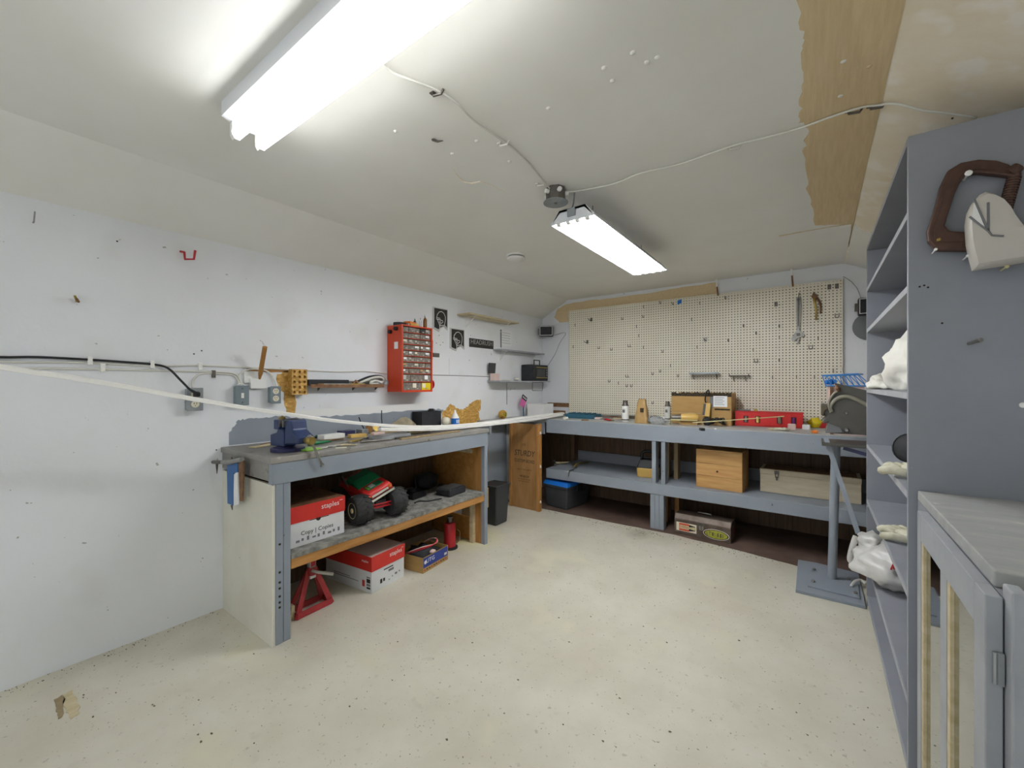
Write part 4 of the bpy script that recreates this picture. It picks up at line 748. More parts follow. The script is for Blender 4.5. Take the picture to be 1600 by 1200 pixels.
b = MB(); b.tube([(.035,-.07,.008),(.014,0,.011),(.012,.05,.008)], [.007,.008,.004], 8); b.build('handle', 'steel_dark', t, smooth=True)
p = T2(610,685); t = thing('clear_tub', 'shallow clear plastic tub on the bench below the trim strips', 'tub', p, R(5))
b = MB(); b.frus((-.05,.05,-.12,.12),(-.06,.06,-.13,.13),.0005,.004); b.build('base', 'clear', t); b = MB(); 
for a, c in (((-.06,-.054),(-.13,.13)),((.054,.06),(-.13,.13))): b.box(a[0],a[1],c[0],c[1],.004,.028)
for c in ((-.13,-.124),(.124,.13)): b.box(-.054,.054,c[0],c[1],.004,.028)
b.build('tub_side', 'clear', t)
t = thing('goggles', 'black wire-framed safety glasses standing on the bench against the wall band', 'glasses', T2(575,670))
b = MB(); b.tube(smoothp([(-.01,-.07,.12),(0,-.05,.06),(.01,-.02,.015),(.01,.04,.012),(0,.09,.02),(-.01,.13,.055),(-.02,.135,.10),(-.02,.136,.16)]), .004, 6); b.build('frame', 'black', t, smooth=True)
b = MB(); b.lathe([(.028,0),(.03,.004),(.026,.006)], (.012,0,.03), 14, (1,0,.5)); b.build('lens', 'amber', t); b = MB(); b.lathe([(.028,0),(.03,.004),(.026,.006)], (.012,.06,.03), 14, (1,0,.5)); b.build('lens', 'brass', t)
def shell(px, py, sx, sy, h, rz, m, label, seed):
    p = T2(px,py); b = MB(Matrix.Translation(p) @ Matrix.Rotation(R(rz),4,'Z')); rings = []
    for k in range(9):
        f = -1+k/4; w = math.sqrt(max(.02,1-f*f*.8)); rings.append([(sx*w*math.cos(a), sy*f, .004+h*w*math.sin(a)*(1+.12*math.sin(5*f+seed))) for a in [R(180*q/8) for q in range(9)]] + [(sx*w*math.cos(a)*.9, sy*f, .002+h*w*math.sin(a)*.8) for a in [R(180*q/8) for q in range(8,-1,-1)]])
    b.loft(rings); return tag(b.build('bark_piece', m, None, smooth='auto'), label, 'bark')
shell(630,664,.075,.12,.085,6,'bark','large curled piece of pale bark on the bench behind the strips',1)
shell(655,676,.04,.10,.04,-4,'wood_pale','smaller curled piece of bark leaning on the large one',2)
p = V((XL+.075,2.46,ZT)); t = thing('magazine_bin', 'open black plastic bin on the bench against the bare chipboard', 'bin', p)
b = MB(); b.box(-.06,.06,-.11,.11,.0005,.006).box(-.06,-.055,-.11,.11,.006,.13).box(.055,.06,-.11,.11,.006,.13).box(-.055,.055,-.11,-.105,.006,.13).box(-.055,.055,.105,.11,.006,.13); b.build('tub', 'black_soft', t)
b = MB(); b.lathe([(.02,.02),(.03,.135),(.02,.15)], (.0,.05,0), 12); b.build('contents', 'black', t)
b = MB(); p = T2(697,666); b.blob(p+V((0,0,.04)), (.04,.045,.04), .05, 2, 3, 3, p.z+.0005); tag(b.build('cream_ball', 'ivory', None, smooth=True), 'round cream ball on the bench beside the blue and white bottle', 'ball')
p = T2(711,666); t = thing('glue_bottle', 'white glue bottle with a blue label on the bench', 'bottle', p)
b = MB(); b.lathe([(.032,.0005),(.034,.006),(.034,.075),(.022,.10),(.010,.118),(.008,.14)], (0,0,0), 18); b.build('body', 'white_plastic', t, smooth='auto'); b = MB(); b.lathe([(.0345,.02),(.0345,.07)], (0,0,0), 18); b.build('label_band', 'blue_lid', t, smooth='auto')
for k in range(3): b = MB(); b.box(-.026,.03,-.024+.016*k,-.016+.016*k,.03,.06) if False else b.prism([(.0335,-.018+.014*k,.03),(.0335,-.010+.014*k,.03),(.0335,-.012+.014*k,.058),(.0335,-.020+.014*k,.058)], (.0014,0,0)); b.build('label_mark', 'white', t)
p = T2(650,682); 
for i, (dx, m, lb) in enumerate([(0,'steel_dark','dark steel rail lying on the bench under the strips'),(.03,'wood_stud','grey wooden batten lying beside the steel rail')]):
    tag(MB(Matrix.Translation(p+V((dx*1.6,.1,0))) @ Matrix.Rotation(R(2),4,'Z')).box(-.010,.010,-.28,.30,.0005,.012).build('batten', m, None), lb, 'batten')
# clamp with blue body hanging on the bench end
ye = y0 = .945
def E(px, py, d=.0): return ony(px, py, .942-d)
t = thing('hanging_clamp', 'blue bar clamp hanging on the end of the bench', 'clamp', E(363,795,.02))
b = MB(); b.prism([E(*q,.03) for q in [(354,727),(371,723),(371,738),(365,740),(364,790),(355,787)]], (0,.012,0)); b.build('blue_body', 'blue_tool', t, world=True, bevel=.003)
b = MB(); b.prism([E(*q,.028) for q in [(365,742),(371,736),(372,788),(365,790)]], (0,.006,0)); b.build('white_insert', 'white', t, world=True)
b = MB(); b.prism([E(*q,.026) for q in [(372,724),(380,720),(378,783),(375,783)]], (0,.008,0)); b.build('brown_jaw', 'rust', t, world=True)
b = MB(); b.tube([E(348,722,.045),E(360,722,.04),E(378,718,.03)], [.012,.013,.012], 10); b.build('steel_head', 'steel', t, world=True, smooth='auto')
b = MB(); b.tube([E(333,722,.05),E(340,722,.05),E(347,722,.045)], [.010,.011,.009], 10); b.tube([E(339,724,.05),E(339,740,.05)], [.007,.002], 8); b.build('spindle', 'steel_dark', t, world=True, smooth='auto')
b = MB(); b.tube([E(362,789,.02),E(363,797,.02)], [.006,.002], 8); b.tube([E(362,716,.0),E(362,715,.03),E(363,722,.035)], .004, 6); b.build('hook', 'steel_dark', t, world=True)
# ---- on the shelf
def carton(loc, rz, w, d, h, label, side=False):     # long side d along local x (towards the wall), short face w towards +x
    t = thing('copy_paper_box', label, 'box', loc, rz)
    MB().box(-d, 0, -w/2, w/2, .0005, h-.012).build('body', 'card_white', t)
    lw = .004; hl = h*.40
    b = MB(); b.box(-d-lw, lw, -w/2-lw, w/2+lw, h-.006, h).box(.0005, lw, -w/2-lw, w/2+lw, h-hl, h-.006).box(-d-lw, -d-.0005, -w/2-lw, w/2+lw, h-hl, h-.006).box(-d, .0005, -w/2-lw, -w/2-.0005, h-hl, h-.006).box(-d, .0005, w/2+.0005, w/2+lw, h-hl, h-.006)
    l = b.build('lid', 'lid_red', t); MB().box(-d+.0, -.002, -w/2+.002, w/2-.002, h+.0002, h+.0012).build('lid_top', 'rust' if not side else 'pinkish', l)
    RMt = RM[t.name]
    def tx(s, size, m, y, z, xs=1.0): return text('print', s, size, m, t, (.0006 if z < h-hl else lw+.0006, y, z), FX, .0004, xs, world=False)
    tx('staples', .040, 'white', w*.22, h-hl*.36, 1.0); MB().box(lw, lw+.0008, w*.40, w*.46, h-hl*.22, h-hl*.19).build('print', 'white', t)
    if not side:
        tx('Copy | Copies', .032, 'ink', -.005, h*.30); b = MB(); b.lathe([(.014,0),(.014,.0008)], (.0002,0,h-hl-.004), 14, (1,0,0)); b.build('hand_hole', 'ink', t); MB().box(.0002,.0008,-.05,.06,h-hl-.006,h-hl-.002).build('hand_slot', 'ink', t)
        for k in range(9): MB().box(.0002,.0007,-w*.40+k*.030,-w*.40+k*.030+.012+.008*(k % 3 == 0),.022+.003*(k % 2),.034+.005*(k % 3)).build('print', 'ink_grey', t)
    else:
        for (a, c, e, f) in [(-.07,-.052,.035,.062),(-.045,-.03,.04,.06),(.0,.045,.085,.10),(-.04,.04,.108,.115),(.02,.065,.135,.148),(.0,.012,.03,.036),(.03,.036,.04,.05),(.055,.075,.045,.058),(.09,.10,.05,.06)]: MB().box(.0002,.0007,a,c,e,f).build('print', 'ink' if e > .1 or a < -.04 else 'ink_grey', t)
        for k, (a, c, e, f, m) in enumerate([(-.045,-.012,.022,.034,'ink'),(-.045,-.012,.04,.055,'ink_grey'),(-.045,-.012,.06,.085,'ink'),(-.045,-.012,.09,.098,'ink_grey'),(-.085,-.062,.03,.07,'lid_red'),(-.36,-.12,.05,.054,'ink_grey'),(-.36,-.2,.062,.066,'ink_grey')]): MB().box(a,c,-w/2-.0007,-w/2-.0002,e,f).build('print', m, t)
        text('print', 'staples', .022, 'white', t, (-.055,-w/2-lw-.0006,h-hl*.35), FY, .0004, 1, world=False)
    return t
carton((-2.24, 1.236, .4276), 0, .312, .44, .216, 'red-lidded white copy paper box on the bench shelf')
carton((-2.235, 1.703, 0.0005), R(6), .275, .44, .224, 'red-lidded white copy paper box on the floor under the bench', True)
# ---- toy monster truck
tc = V((-2.275, 1.655, .4275))
t = thing('toy_monster_truck', 'red and green toy monster truck with huge black tyres on the shelf', 'toy truck', tc, R(-6))
RW, WWD = .0945, .105
for sx in (0.0, -.27):
    for sy in (-1, 1):
        yc_ = sy*.125; b = MB(); n = 28
        prof = [(.045,-.5),(.072,-.5),(.084,-.36),(.088,-.15),(.088,.15),(.084,.36),(.072,.5),(.045,.5)]
        b.lathe([(r_, h_*WWD) for r_, h_ in prof], (sx,yc_,RW), n, (0,1,0)); w_ = b.build('wheel', 'rubber', t, smooth='auto')
        lug = MB()
        for k in range(16):
            for s2 in (-1, 1):
                a0 = 2*math.pi*(k+.25*s2)/16; a1 = a0 + .26
                def C(a, y_, r_): return (sx+r_*math.cos(a), yc_+y_, RW+r_*math.sin(a))
                lug.add([C(a0-.05,s2*.048,.080),C(a0+.05,s2*.048,.080),C(a1+.05,s2*.003,.087),C(a1-.05,s2*.003,.087),C(a0-.05,s2*.052,.086),C(a0+.05,s2*.052,.086),C(a1+.05,s2*.003,.0935),C(a1-.05,s2*.003,.0935)], [(0,3,2,1),(4,5,6,7),(0,1,5,4),(1,2,6,5),(2,3,7,6),(3,0,4,7)])
        lug.build('tread', 'rubber', w_)
        b = MB(); b.lathe([(.036,-.0),(.046,.002),(.048,.010),(.036,.004),(.02,.0),(.014,.012),(.01,.014)], (sx,yc_+sy*WWD*.42,RW), 20, (0,sy,0)); b.build('hub', 'cream_hub', w_, smooth='auto')
b = MB()
for z in (.088, .108): b.cyl((.028,-.09,z),(.028,.09,z),.005,n=8)
b.cyl((0,-.09,.088),(0,.09,.088),.008,n=8).cyl((-.27,-.09,.088),(-.27,.09,.088),.008,n=8); b.build('axle', 'red', t)
b = MB(); b.box(-.30,.03,-.035,.035,.10,.13); b.build('chassis', 'black', t)
b = MB()
for sx in (.0,-.27):
    for sy in (-.05,.05): b.cyl((sx,sy,.088),(sx-.01,sy*.9,.175),.007,n=8)
b.build('shock', 'black', t)
Mb = Matrix.Translation((-.13,0,.168)) @ Matrix.Rotation(R(20),4,'X') @ Matrix.Rotation(R(4),4,'Y')
def section(x, hw, zb, zt, tw): return [(x,-hw,zb),(x,hw,zb),(x,hw,zb+(zt-zb)*.6),(x,tw,zt),(x,-tw,zt),(x,-hw,zb+(zt-zb)*.6)]
b = MB(Mb); b.loft([section(.155,.09,.006,.040,.08),section(.145,.098,.0,.052,.085),section(.05,.10,0,.066,.085),section(-.05,.10,0,.07,.085),section(-.19,.10,0,.066,.085),section(-.20,.09,.006,.05,.08)]); bd = b.build('body_shell', 'red_bright', t, bevel=.004)
b = MB(Mb); b.loft([section(.055,.085,.060,.070,.075),section(.0,.08,.064,.105,.062),section(-.09,.08,.064,.108,.062),section(-.13,.085,.062,.074,.075)]); b.build('cab', 'green', t, bevel=.004)
b = MB(Mb); b.box(.062,.128,-.055,.055,.0605,.0635); b.build('hood_stripe', 'green', bd)
b = MB(Mb); b.box(.072,.115,-.03,.005,.0636,.0645); b.build('hood_mark', 'white', bd); b = MB(Mb); b.box(.07,.12,-.05,-.038,.0636,.0645); b.build('hood_mark', 'lime', bd)
b = MB(Mb); b.box(.156,.172,-.098,.098,-.006,.014); b.build('bumper', 'chrome', t, bevel=.003); b = MB(Mb); b.box(.1555,.162,-.06,.06,.018,.034); b.build('grille', 'chrome', t)
for sy in (-.077,.077): b = MB(Mb); b.lathe([(.011,0),(.010,.006),(.004,.009)], (.154,sy,.030), 12, (1,0,0)); b.build('headlight', 'orange', t, smooth='auto')
b = MB(Mb)
for sy in (-.09,.09): b.tube([(-.17,sy,.05),(-.16,sy,.13),(-.10,sy,.13),(-.06,sy,.05)], .005, 6)
b.build('roll_bar', 'tool_green', t)
# ---- black gear at the end of the shelf
def S(px, py, z=.4275): return onz(px, py, z)
p = S(650,776); t = thing('hand_controller', 'black radio hand controller lying beside the toy truck', 'controller', p, R(8))
b = MB(); b.frus((-.06,.06,-.10,.06),(-.05,.05,-.09,.05),.0005,.05); b.build('case', 'black', t, bevel=.008); b = MB(); b.cyl((0,0,.05),(-.03,.02,.16),.006,n=8); b.build('antenna', 'black', t); b = MB(); b.lathe([(.03,.05),(.03,.07),(.02,.075)], (0,-.04,0), 16); b.build('control_wheel', 'black_soft', t, smooth='auto')
p = S(705,771); t = thing('battery_charger', 'black flat battery charger near the plywood end of the shelf', 'charger', p, R(4))
MB().box(-.07,.07,-.10,.10,.0005,.055).build('case', 'black_soft', t, bevel=.008); MB().box(-.06,.05,-.085,.085,.055,.058).build('top_label', 'dark_grey', t)
p = S(672,764); b = MB(); b.blob(p+V((-.05,0,.06)), (.08,.12,.075), .35, 2.2, 4, 3, .4277); tag(b.build('gear_bag', 'black_soft', None, smooth=True), 'crumpled black bag behind the charger on the shelf', 'bag')
cable('charger_lead', smoothp([S(648,787)+V((0,0,.005)),S(655,784)+V((0,0,.005)),S(668,784)+V((0,0,.005)),S(684,781)+V((0,0,.005)),S(690,780)+V((0,0,.005))]), .005, 'black', 'black lead looping between the controller and the charger')
# ---- under the shelf
js = V((-2.345, 1.253, 0))
t = thing('jack_stand', 'red steel jack stand on the floor under the bench', 'jack stand', js, R(3))
b = MB(); tp = .235
for sx in (-1,1):
    for sy in (-1,1): b.bar((sx*.09+.03 if sx<0 else .035, sy*.105, .002), (.0, sy*.018, tp), .030, .006, (1,0,0))
b.build('leg', 'red_stand', t)
for sx, nm in ((.038,'front_brace'),(-.058,'rear_brace')): MB().box(sx-.004, sx+.004, -.105, .105, .003, .036).build(nm, 'red_stand', t)
for sy in (-.107,.101): MB().box(-.06, .04, sy, sy+.006, .003, .034).build('side_brace', 'red_stand', t)
b = MB(); b.lathe([(.026,tp-.03),(.026,tp+.015)], (0,0,0), 14); b.build('collar', 'red_stand', t, smooth='auto')
MB().box(-.016,.016,-.018,.018,tp-.05,tp+.08).build('ratchet_bar', 'white', t, bevel=.002)
MB().box(.0162,.0172,-.015,.015,tp+.02,tp+.055).build('red_label', 'red', t)
b = MB(); b.prism([(-.02,-.03,tp+.08),(-.02,.03,tp+.08),(-.02,.038,tp+.10),(-.02,.02,tp+.09),(-.02,-.02,tp+.09),(-.02,-.038,tp+.10)], (.04,0,0)); b.build('saddle', 'red_stand', t)
b = MB(); b.tube([(.02,-.012,tp+.0),(.045,.012,tp-.012),(.06,.095,tp-.05)], [.008,.009,.010], 8); b.build('handle', 'cloth', t, smooth=True)
q = V((-2.188, 2.075, 0.0005)); t = thing('parts_carton', 'low open brown carton with a blue label full of cables', 'box', q, R(7))
w, d, h = .275, .24, .105
b = MB(); b.box(-d,0,-w/2,w/2,0,.004).box(-.004,0,-w/2,w/2,.004,h).box(-d,-d+.004,-w/2,w/2,.004,h).box(-d+.004,-.004,-w/2,-w/2+.004,.004,h).box(-d+.004,-.004,w/2-.004,w/2,.004,h); b.build('tray', 'card', t)
MB().box(.0002,.0008,-w/2+.004,w/2-.006,.034,h-.004).build('blue_label', 'blue_tool' if False else 'blue_label', t)
text('print', 'UTG', .040, 'white', t, (.0012,-w*.22,.072), FX, .0004, 1.1, world=False); b = MB(); b.lathe([(.013,0),(.013,.0006)], (.0009,-w*.41,.07), 14, (1,0,0)); b.build('logo_disc', 'white', t)
for k in range(10): MB().box(.0002,.0008,-w/2+.012+k*.025,-w/2+.026+k*.025,.014,.022).build('print', 'ink_brown' if k % 3 else 'red', t)
MB().box(.0009,.0014,w/2-.045,w/2-.015,.045,.062).build('print', 'ivory', t)
b = MB(); b.blob((-.12,0,.065), (.10,.115,.06), .4, 2.5, 9, 3, .005); b.build('black_contents', 'black_soft', t, smooth=True)
for i in range(3): b = MB(); b.tube(smoothp([(-.20,-.15+.01*i,.09),(-.10,-.05,.115+.008*i),(-.04,.02+.015*i,.14),(-.06,.08,.16),(-.12,.09,.15),(-.15,.04,.13)]), .0035, 6); b.build('red_lead', 'red' if i < 2 else 'pinkish', t, smooth=True)
b = MB(); b.blob((-.03,.0,.10), (.02,.025,.014), .2, 2, 3, 2); b.build('connector', 'pinkish', t, smooth=True)
p = onz(703,856,0); t = thing('bottle_jack', 'red cylinder bottle jack with a black base on the floor under the bench', 'jack', (p.x,p.y,0.0005))
b = MB(); b.lathe([(.062,0),(.062,.012),(.05,.016)], (0,0,0), 20); b.build('base', 'black', t, smooth='auto'); b = MB(); b.lathe([(.045,.016),(.045,.19),(.04,.20),(.02,.205)], (0,0,0), 22); b.build('cylinder', 'red', t, smooth='auto'); b = MB(); b.lathe([(.018,.205),(.018,.235),(.026,.238),(.026,.25)], (0,0,0), 14); b.build('ram', 'steel_dark', t, smooth='auto')
b = MB(); b.tube(smoothp([(.03,.04,.03),(.03,.075,.05),(.03,.08,.11),(.02,.05,.14)]), .004, 6); b.build('hose', 'rust', t, smooth=True)
p = onz(453,966,0); tag(MB().box(p.x-.03,p.x+.03,p.y-.008,p.y+.014,0.0005,.075).build('wood_block', 'wood_pale', None, bevel=.004), 'small splintered wood block on the floor against the bench post', 'block')
# residue of tape on the floor
t = thing('tape_scrap', 'brown smeared scrap of old tape stuck to the floor', 'tape scrap', onz(104,1102,0))
for (pts, m) in [([(84,1094),(98,1086),(103,1092),(96,1122),(91,1124),(87,1112)],'wood_stud'),([(98,1086),(113,1078),(120,1098),(125,1114),(110,1124),(104,1108)],'wood_pale')]:
    patch('smear', [onz(x,y,.0004) for x,y in pts], (0,0,.0016), m, t, 4, .006)
# ================================================================ CORNER BETWEEN THE BENCHES
def marks(cx_, cz_, w_, h_, n_, m_, y_, par, world=True):
    b = MB()
    for k in range(n_):
        a = cx_-w_/2+w_*k/n_; c = w_/n_*random.uniform(.45,.8); b.box(a, a+c*.35, y_, y_+.0006, cz_-h_/2, cz_+h_/2)
        if k % 3: b.box(a+c*.35, a+c, y_, y_+.0006, cz_+h_*random.choice([-.5,-.1,.3]), cz_+h_*.5)
    return b.build('print', m_, par, world=world)
ya = 3.575
t = thing('crate_lid', 'tall wooden crate panel printed STURDY standing in the corner', 'crate panel', (-2.455, ya, 0))
MB().box(-2.61,-2.305,ya+.006,ya+.018,.001,.885).build('panel', 'wood_crate', t, world=True)
MB().box(-2.645,-2.611,ya-.006,ya+.03,.001,.892).build('side_batten', 'wood_z', t, world=True, bevel=.003)
MB().box(-2.304,-2.265,ya-.008,ya+.04,.001,.892).build('side_batten', 'wood_z', t, world=True, bevel=.003)
for x_, z_, w_, h_, n_, m_ in [(-2.458,.665,.05,.022,4,'ink'),(-2.458,.405,.19,.014,14,'ink_faint'),(-2.458,.335,.12,.022,9,'ink'),(-2.458,.305,.17,.008,16,'ink_faint'),(-2.458,.283,.15,.008,14,'ink_faint')]: marks(x_, z_, w_, h_, n_, m_, ya+.0052, t)
for s, sz, z, xs in [('STURDY',.085,.575,.80),('CUSTOM BOXES',.048,.495,.72)]:
    text('print', s, sz, 'ink', t, (-2.458, ya+.0052, z), FY, .0004, xs, shear=.15 if s == 'STURDY' else 0)
for i, z in enumerate((.78,.62,.44,.25,.08)):
    b = MB(); b.lathe([(.005,0),(.004,.003)], (-2.285,ya-.008,z), 8, (0,-1,0)); b.build('nail_head', 'steel', t, world=True)
    if i in (0,2,4): b = MB(); b.blob((-2.262,ya+.01,z+.02), (.010,.008,.018), .4, 3, i, 1); b.build('splinter', 'white', t, world=True)
t = thing('waste_bin', 'tapered black waste bin on the floor beside the crate panel', 'bin', (-2.44, 3.06, 0))
b = MB(); b.frus((-.075,.085,-.085,.085),(-.09,.105,-.105,.105),.001,.36); b.build('tub', 'bin', t, bevel=.012)
b = MB(); b.box(-.094,.109,-.109,-.097,.352,.368).box(-.094,.109,.097,.109,.352,.368).box(-.094,-.082,-.097,.097,.352,.368).box(.097,.109,-.097,.097,.352,.368); b.build('rim', 'bin', t)
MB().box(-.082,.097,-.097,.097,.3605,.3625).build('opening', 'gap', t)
t = thing('tall_carton', 'tall narrow brown carton between the bench post and the waste bin', 'carton', (-2.46, 2.80, 0))
MB().box(-.10,.085,-.06,.06,.001,.20).build('body', 'wood_pale', t); MB().box(-.115,.10,-.075,.075,.20,.375).build('top_carton', 'card', t, bevel=.002); MB().box(-.112,.097,-.072,-.02,.375,.379).build('flap', 'card', t)
# things on the corner of the bench
ZK = .9305
def K(px, py, z=ZK):
    p = onz(px, py, z)
    if p.x < XL+.06: p = onx(px, py, XL+.06); p.z = z
    if p.y > YP-.05: p = ony(px, py, YP-.05); p.z = z
    return p
t = thing('string_ball', 'ball of yellow and green string on the corner of the bench', 'string', V((XL+.10,3.50,ZK)))
b = MB()
for i in range(14):
    a, e = random.uniform(0,6.28), random.uniform(-1.2,1.2); u = V((math.cos(a)*math.cos(e), math.sin(a)*math.cos(e), math.sin(e))); v_ = u.orthogonal().normalized(); w = u.cross(v_)
    b.tube([V((0,0,.048)) + (v_*math.cos(R(q*24)) + w*math.sin(R(q*24)))*.043 + u*.008 for q in range(15)], .004, 5, closed=True)
b.build('winding', 'yellow_string', t, smooth=True)
b = MB(); b.blob((0,0,.048), (.042,.042,.042), 0, 1, 1, 2); b.build('core', 'tool_green', t, smooth=True)
t = thing('paint_card', 'pink sample card with black header standing on a blue-grey handle', 'card', V((XL+.07,3.93,ZK)))
b = MB(); b.cyl((0,0,.0005),(0,-.002,.12),.008,n=8); b.build('handle', 'teal', t)
Mx = Matrix.Translation((.002,-.01,.155)) @ Matrix.Rotation(R(-28),4,'X')
MB(Mx).box(-.002,.002,-.05,.05,-.05,.035).build('card_sheet', 'pink', t); MB(Mx).box(-.002,.0025,-.05,.05,.0355,.085).build('header', 'black', t)
for k in (-.028,0,.028): MB(Mx).box(.0026,.0032,k-.008,k+.008,.05,.07).build('header_mark', 'white', t)
t = thing('white_carton', 'open white carton on the bench in the corner under the radio', 'carton', V((XL+.17,4.12,ZK)), R(0))
b = MB(); b.box(-.10,.12,-.11,.11,.0005,.14); b.build('body', 'white', t, bevel=.002); MB().box(.1202,.122,-.10,.105,.002,.137).build('front_flap', 'paper', t)
tag(MB().box(-2.62,-2.42,4.34,4.40,ZK,ZK+.05).build('folded_box', 'rust', None, bevel=.004), 'flat rusty tin lying against the wall beside the white carton', 'tin')
# ================================================================ ON THE BACK BENCH
t = thing('tool_tray', 'blue-green plastic tool tray on the bench at the pegboard corner', 'tray', V((-2.05,4.12,ZK)), R(4))
b = MB(); b.box(-.17,.17,-.10,.10,.0005,.006).box(-.17,-.16,-.10,.10,.006,.045).box(.16,.17,-.10,.10,.006,.045).box(-.16,.16,-.10,-.09,.006,.045).box(-.16,.16,.09,.10,.006,.045).box(-.005,.005,-.09,.09,.006,.04); b.build('tray_body', 'teal', t, bevel=.002)
for i in range(5): b = MB(); b.cyl((-.14+.06*i,-.07,.05),(-.12+.06*i,.07,.05),.007,n=8); b.build('socket_row', 'teal', t)
def lump(px, py, size, m, label, cat, seed, name, amp=.35):
    p = K(px,py); b = MB(); b.blob(p+V((0,0,size[2]*.8)), size, amp, 2.4, seed, 3, ZK); return tag(b.build(name, m, None, smooth=True), label, cat)
def small(name, px, py, size, rz, m, label, cat, bevel=.003, z=ZK):
    p = K(px,py,z); return tag(MB(Matrix.Translation(p) @ Matrix.Rotation(R(rz),4,'Z')).box(-size[0]/2,size[0]/2,-size[1]/2,size[1]/2,.0003,size[2]).build(name, m, None, bevel=bevel), label, cat)
lump(884, 656, (.03,.03,.018), 'cloth', 'small white putty lump at the edge of the corner bench', 'putty', 2, 'putty_lump')
for i, (px, py, ln, rz, m, lb, ct) in enumerate([(930,650,.26,70,'wood_pale','pale wooden ruler lying near the blue-green tray','ruler'),(945,653,.20,100,'steel','bright steel spanner lying beyond the ruler','spanner'),(962,651,.24,80,'rust','rusty chisel lying before the spray can','chisel'),(938,646,.22,95,'steel_dark','dark steel rasp lying against the pegboard','rasp'),(952,657,.14,120,'brass','brass nozzle lying beside the red-handled knife','nozzle')]):
    p = K(px,py); d = V((math.sin(R(rz)), math.cos(R(rz)), 0)); rod('bench_tool', [p-d*ln/2+V((0,0,.008)), p+V((0,0,.008)), p+d*ln/2+V((0,0,.007))], [.008,.008,.005], m, lb, ct)
t = thing('utility_knife', 'red-handled knife lying near the bench front edge', 'knife', K(947,657), R(60))
b = MB(); b.tube([(0,-.07,.010),(0,0,.012),(0,.03,.010)], [.008,.011,.008], 8); b.build('handle', 'red', t, smooth=True); MB().box(-.002,.002,.03,.10,.006,.016).build('blade', 'steel', t)
small('dust_mask', 935, 655, (.07,.05,.02), 10, 'pinkish', 'pale pink sanding sponge on the bench', 'sponge')
def can(px, py, r, h, label, band='white_plastic'):
    p = K(px,py); t = thing('spray_can', label, 'spray can', p)
    b = MB(); b.lathe([(r,.0005),(r,h*.74),(r*.8,h*.80)], (0,0,0), 24); b.build('body', band, t, smooth='auto')
    b = MB(); b.lathe([(r*.98,h*.74),(r*1.02,h*.755),(r*.72,h*.84),(r*.70,h*.98),(r*.6,h)], (0,0,0), 24); b.build('cap', 'steel_dark', t, smooth='auto')
    b = MB(); b.lathe([(r+.0006,h*.05),(r+.0006,h*.10)], (0,0,0), 24); b.build('base_ring', 'ink', t, smooth='auto')
    for k in range(6): a = R(-120+8*k); b = MB(); b.prism([(r*1.006*math.cos(a),r*1.006*math.sin(a),h*(.42)),(r*1.006*math.cos(a+.1),r*1.006*math.sin(a+.1),h*.42),(r*1.006*math.cos(a+.1),r*1.006*math.sin(a+.1),h*(.55+.05*(k % 2))),(r*1.006*math.cos(a),r*1.006*math.sin(a),h*(.55+.05*(k % 2)))], (.0006*math.cos(a),.0006*math.sin(a),0)); b.build('label_mark', 'ink', t)
    return t
can(977, 658, .034, .205, 'white spray can with dark cap on the back bench')
can(1043, 652, .028, .19, 'spray can half hidden behind the brown cardboard box')
p = K(978,659); b = MB(); b.lathe([(.05,.0003),(.052,.004),(.05,.008)], (0,0,0), 20) if False else None
p = K(1003,661); t = thing('paper_bag', 'standing folded brown paper bag beside the white spray can', 'paper bag', p)
def bagring(w, d, z, tw, n=20):
    out = []
    for k in range(n):
        a = 2*math.pi*k/n; c, s = math.cos(a), math.sin(a); rr = 1/max(abs(c), abs(s))**.75
        wob = 1+.07*noise.noise(V((c*2, s*2, z*22+w*9)))
        out.append((w*c*rr*wob+tw, d*s*rr*wob, z))
    return out
b = MB(); b.loft([bagring(.066,.045,.0005,0),bagring(.062,.042,.03,.002),bagring(.055,.038,.08,.0),bagring(.05,.034,.13,.003),bagring(.043,.026,.18,.0),bagring(.036,.018,.212,.002),bagring(.034,.012,.228,.003)]); b.build('bag_body', 'brown_paper', t, smooth='auto')
MB(Matrix.Translation((.012,-.036,.125))).box(-.016,.016,-.004,.004,-.022,.018).build('dark_label', 'ink_brown', t)
b = MB(); p = V((-1.19,3.90,ZK)); b.blob(p+V((0,0,.03)), (.07,.06,.040), .4, 3, 6, 4, ZK); tag(b.build('plastic_bag', 'clear', None, smooth=True), 'crumpled clear plastic bag of screws before the cardboard box', 'plastic bag')
for i, (px, py) in enumerate([(1020,654),(1036,650),(1012,651)]): lump(px, py, (.03,.02,.018), 'paper' if i else 'blue_dark', ['blue printed wrapper tucked in the clear bag','white wrapper tucked behind the clear bag','white torn wrapper beside the paper bag'][i], 'wrapper', 3+i, 'wrapper', .5)
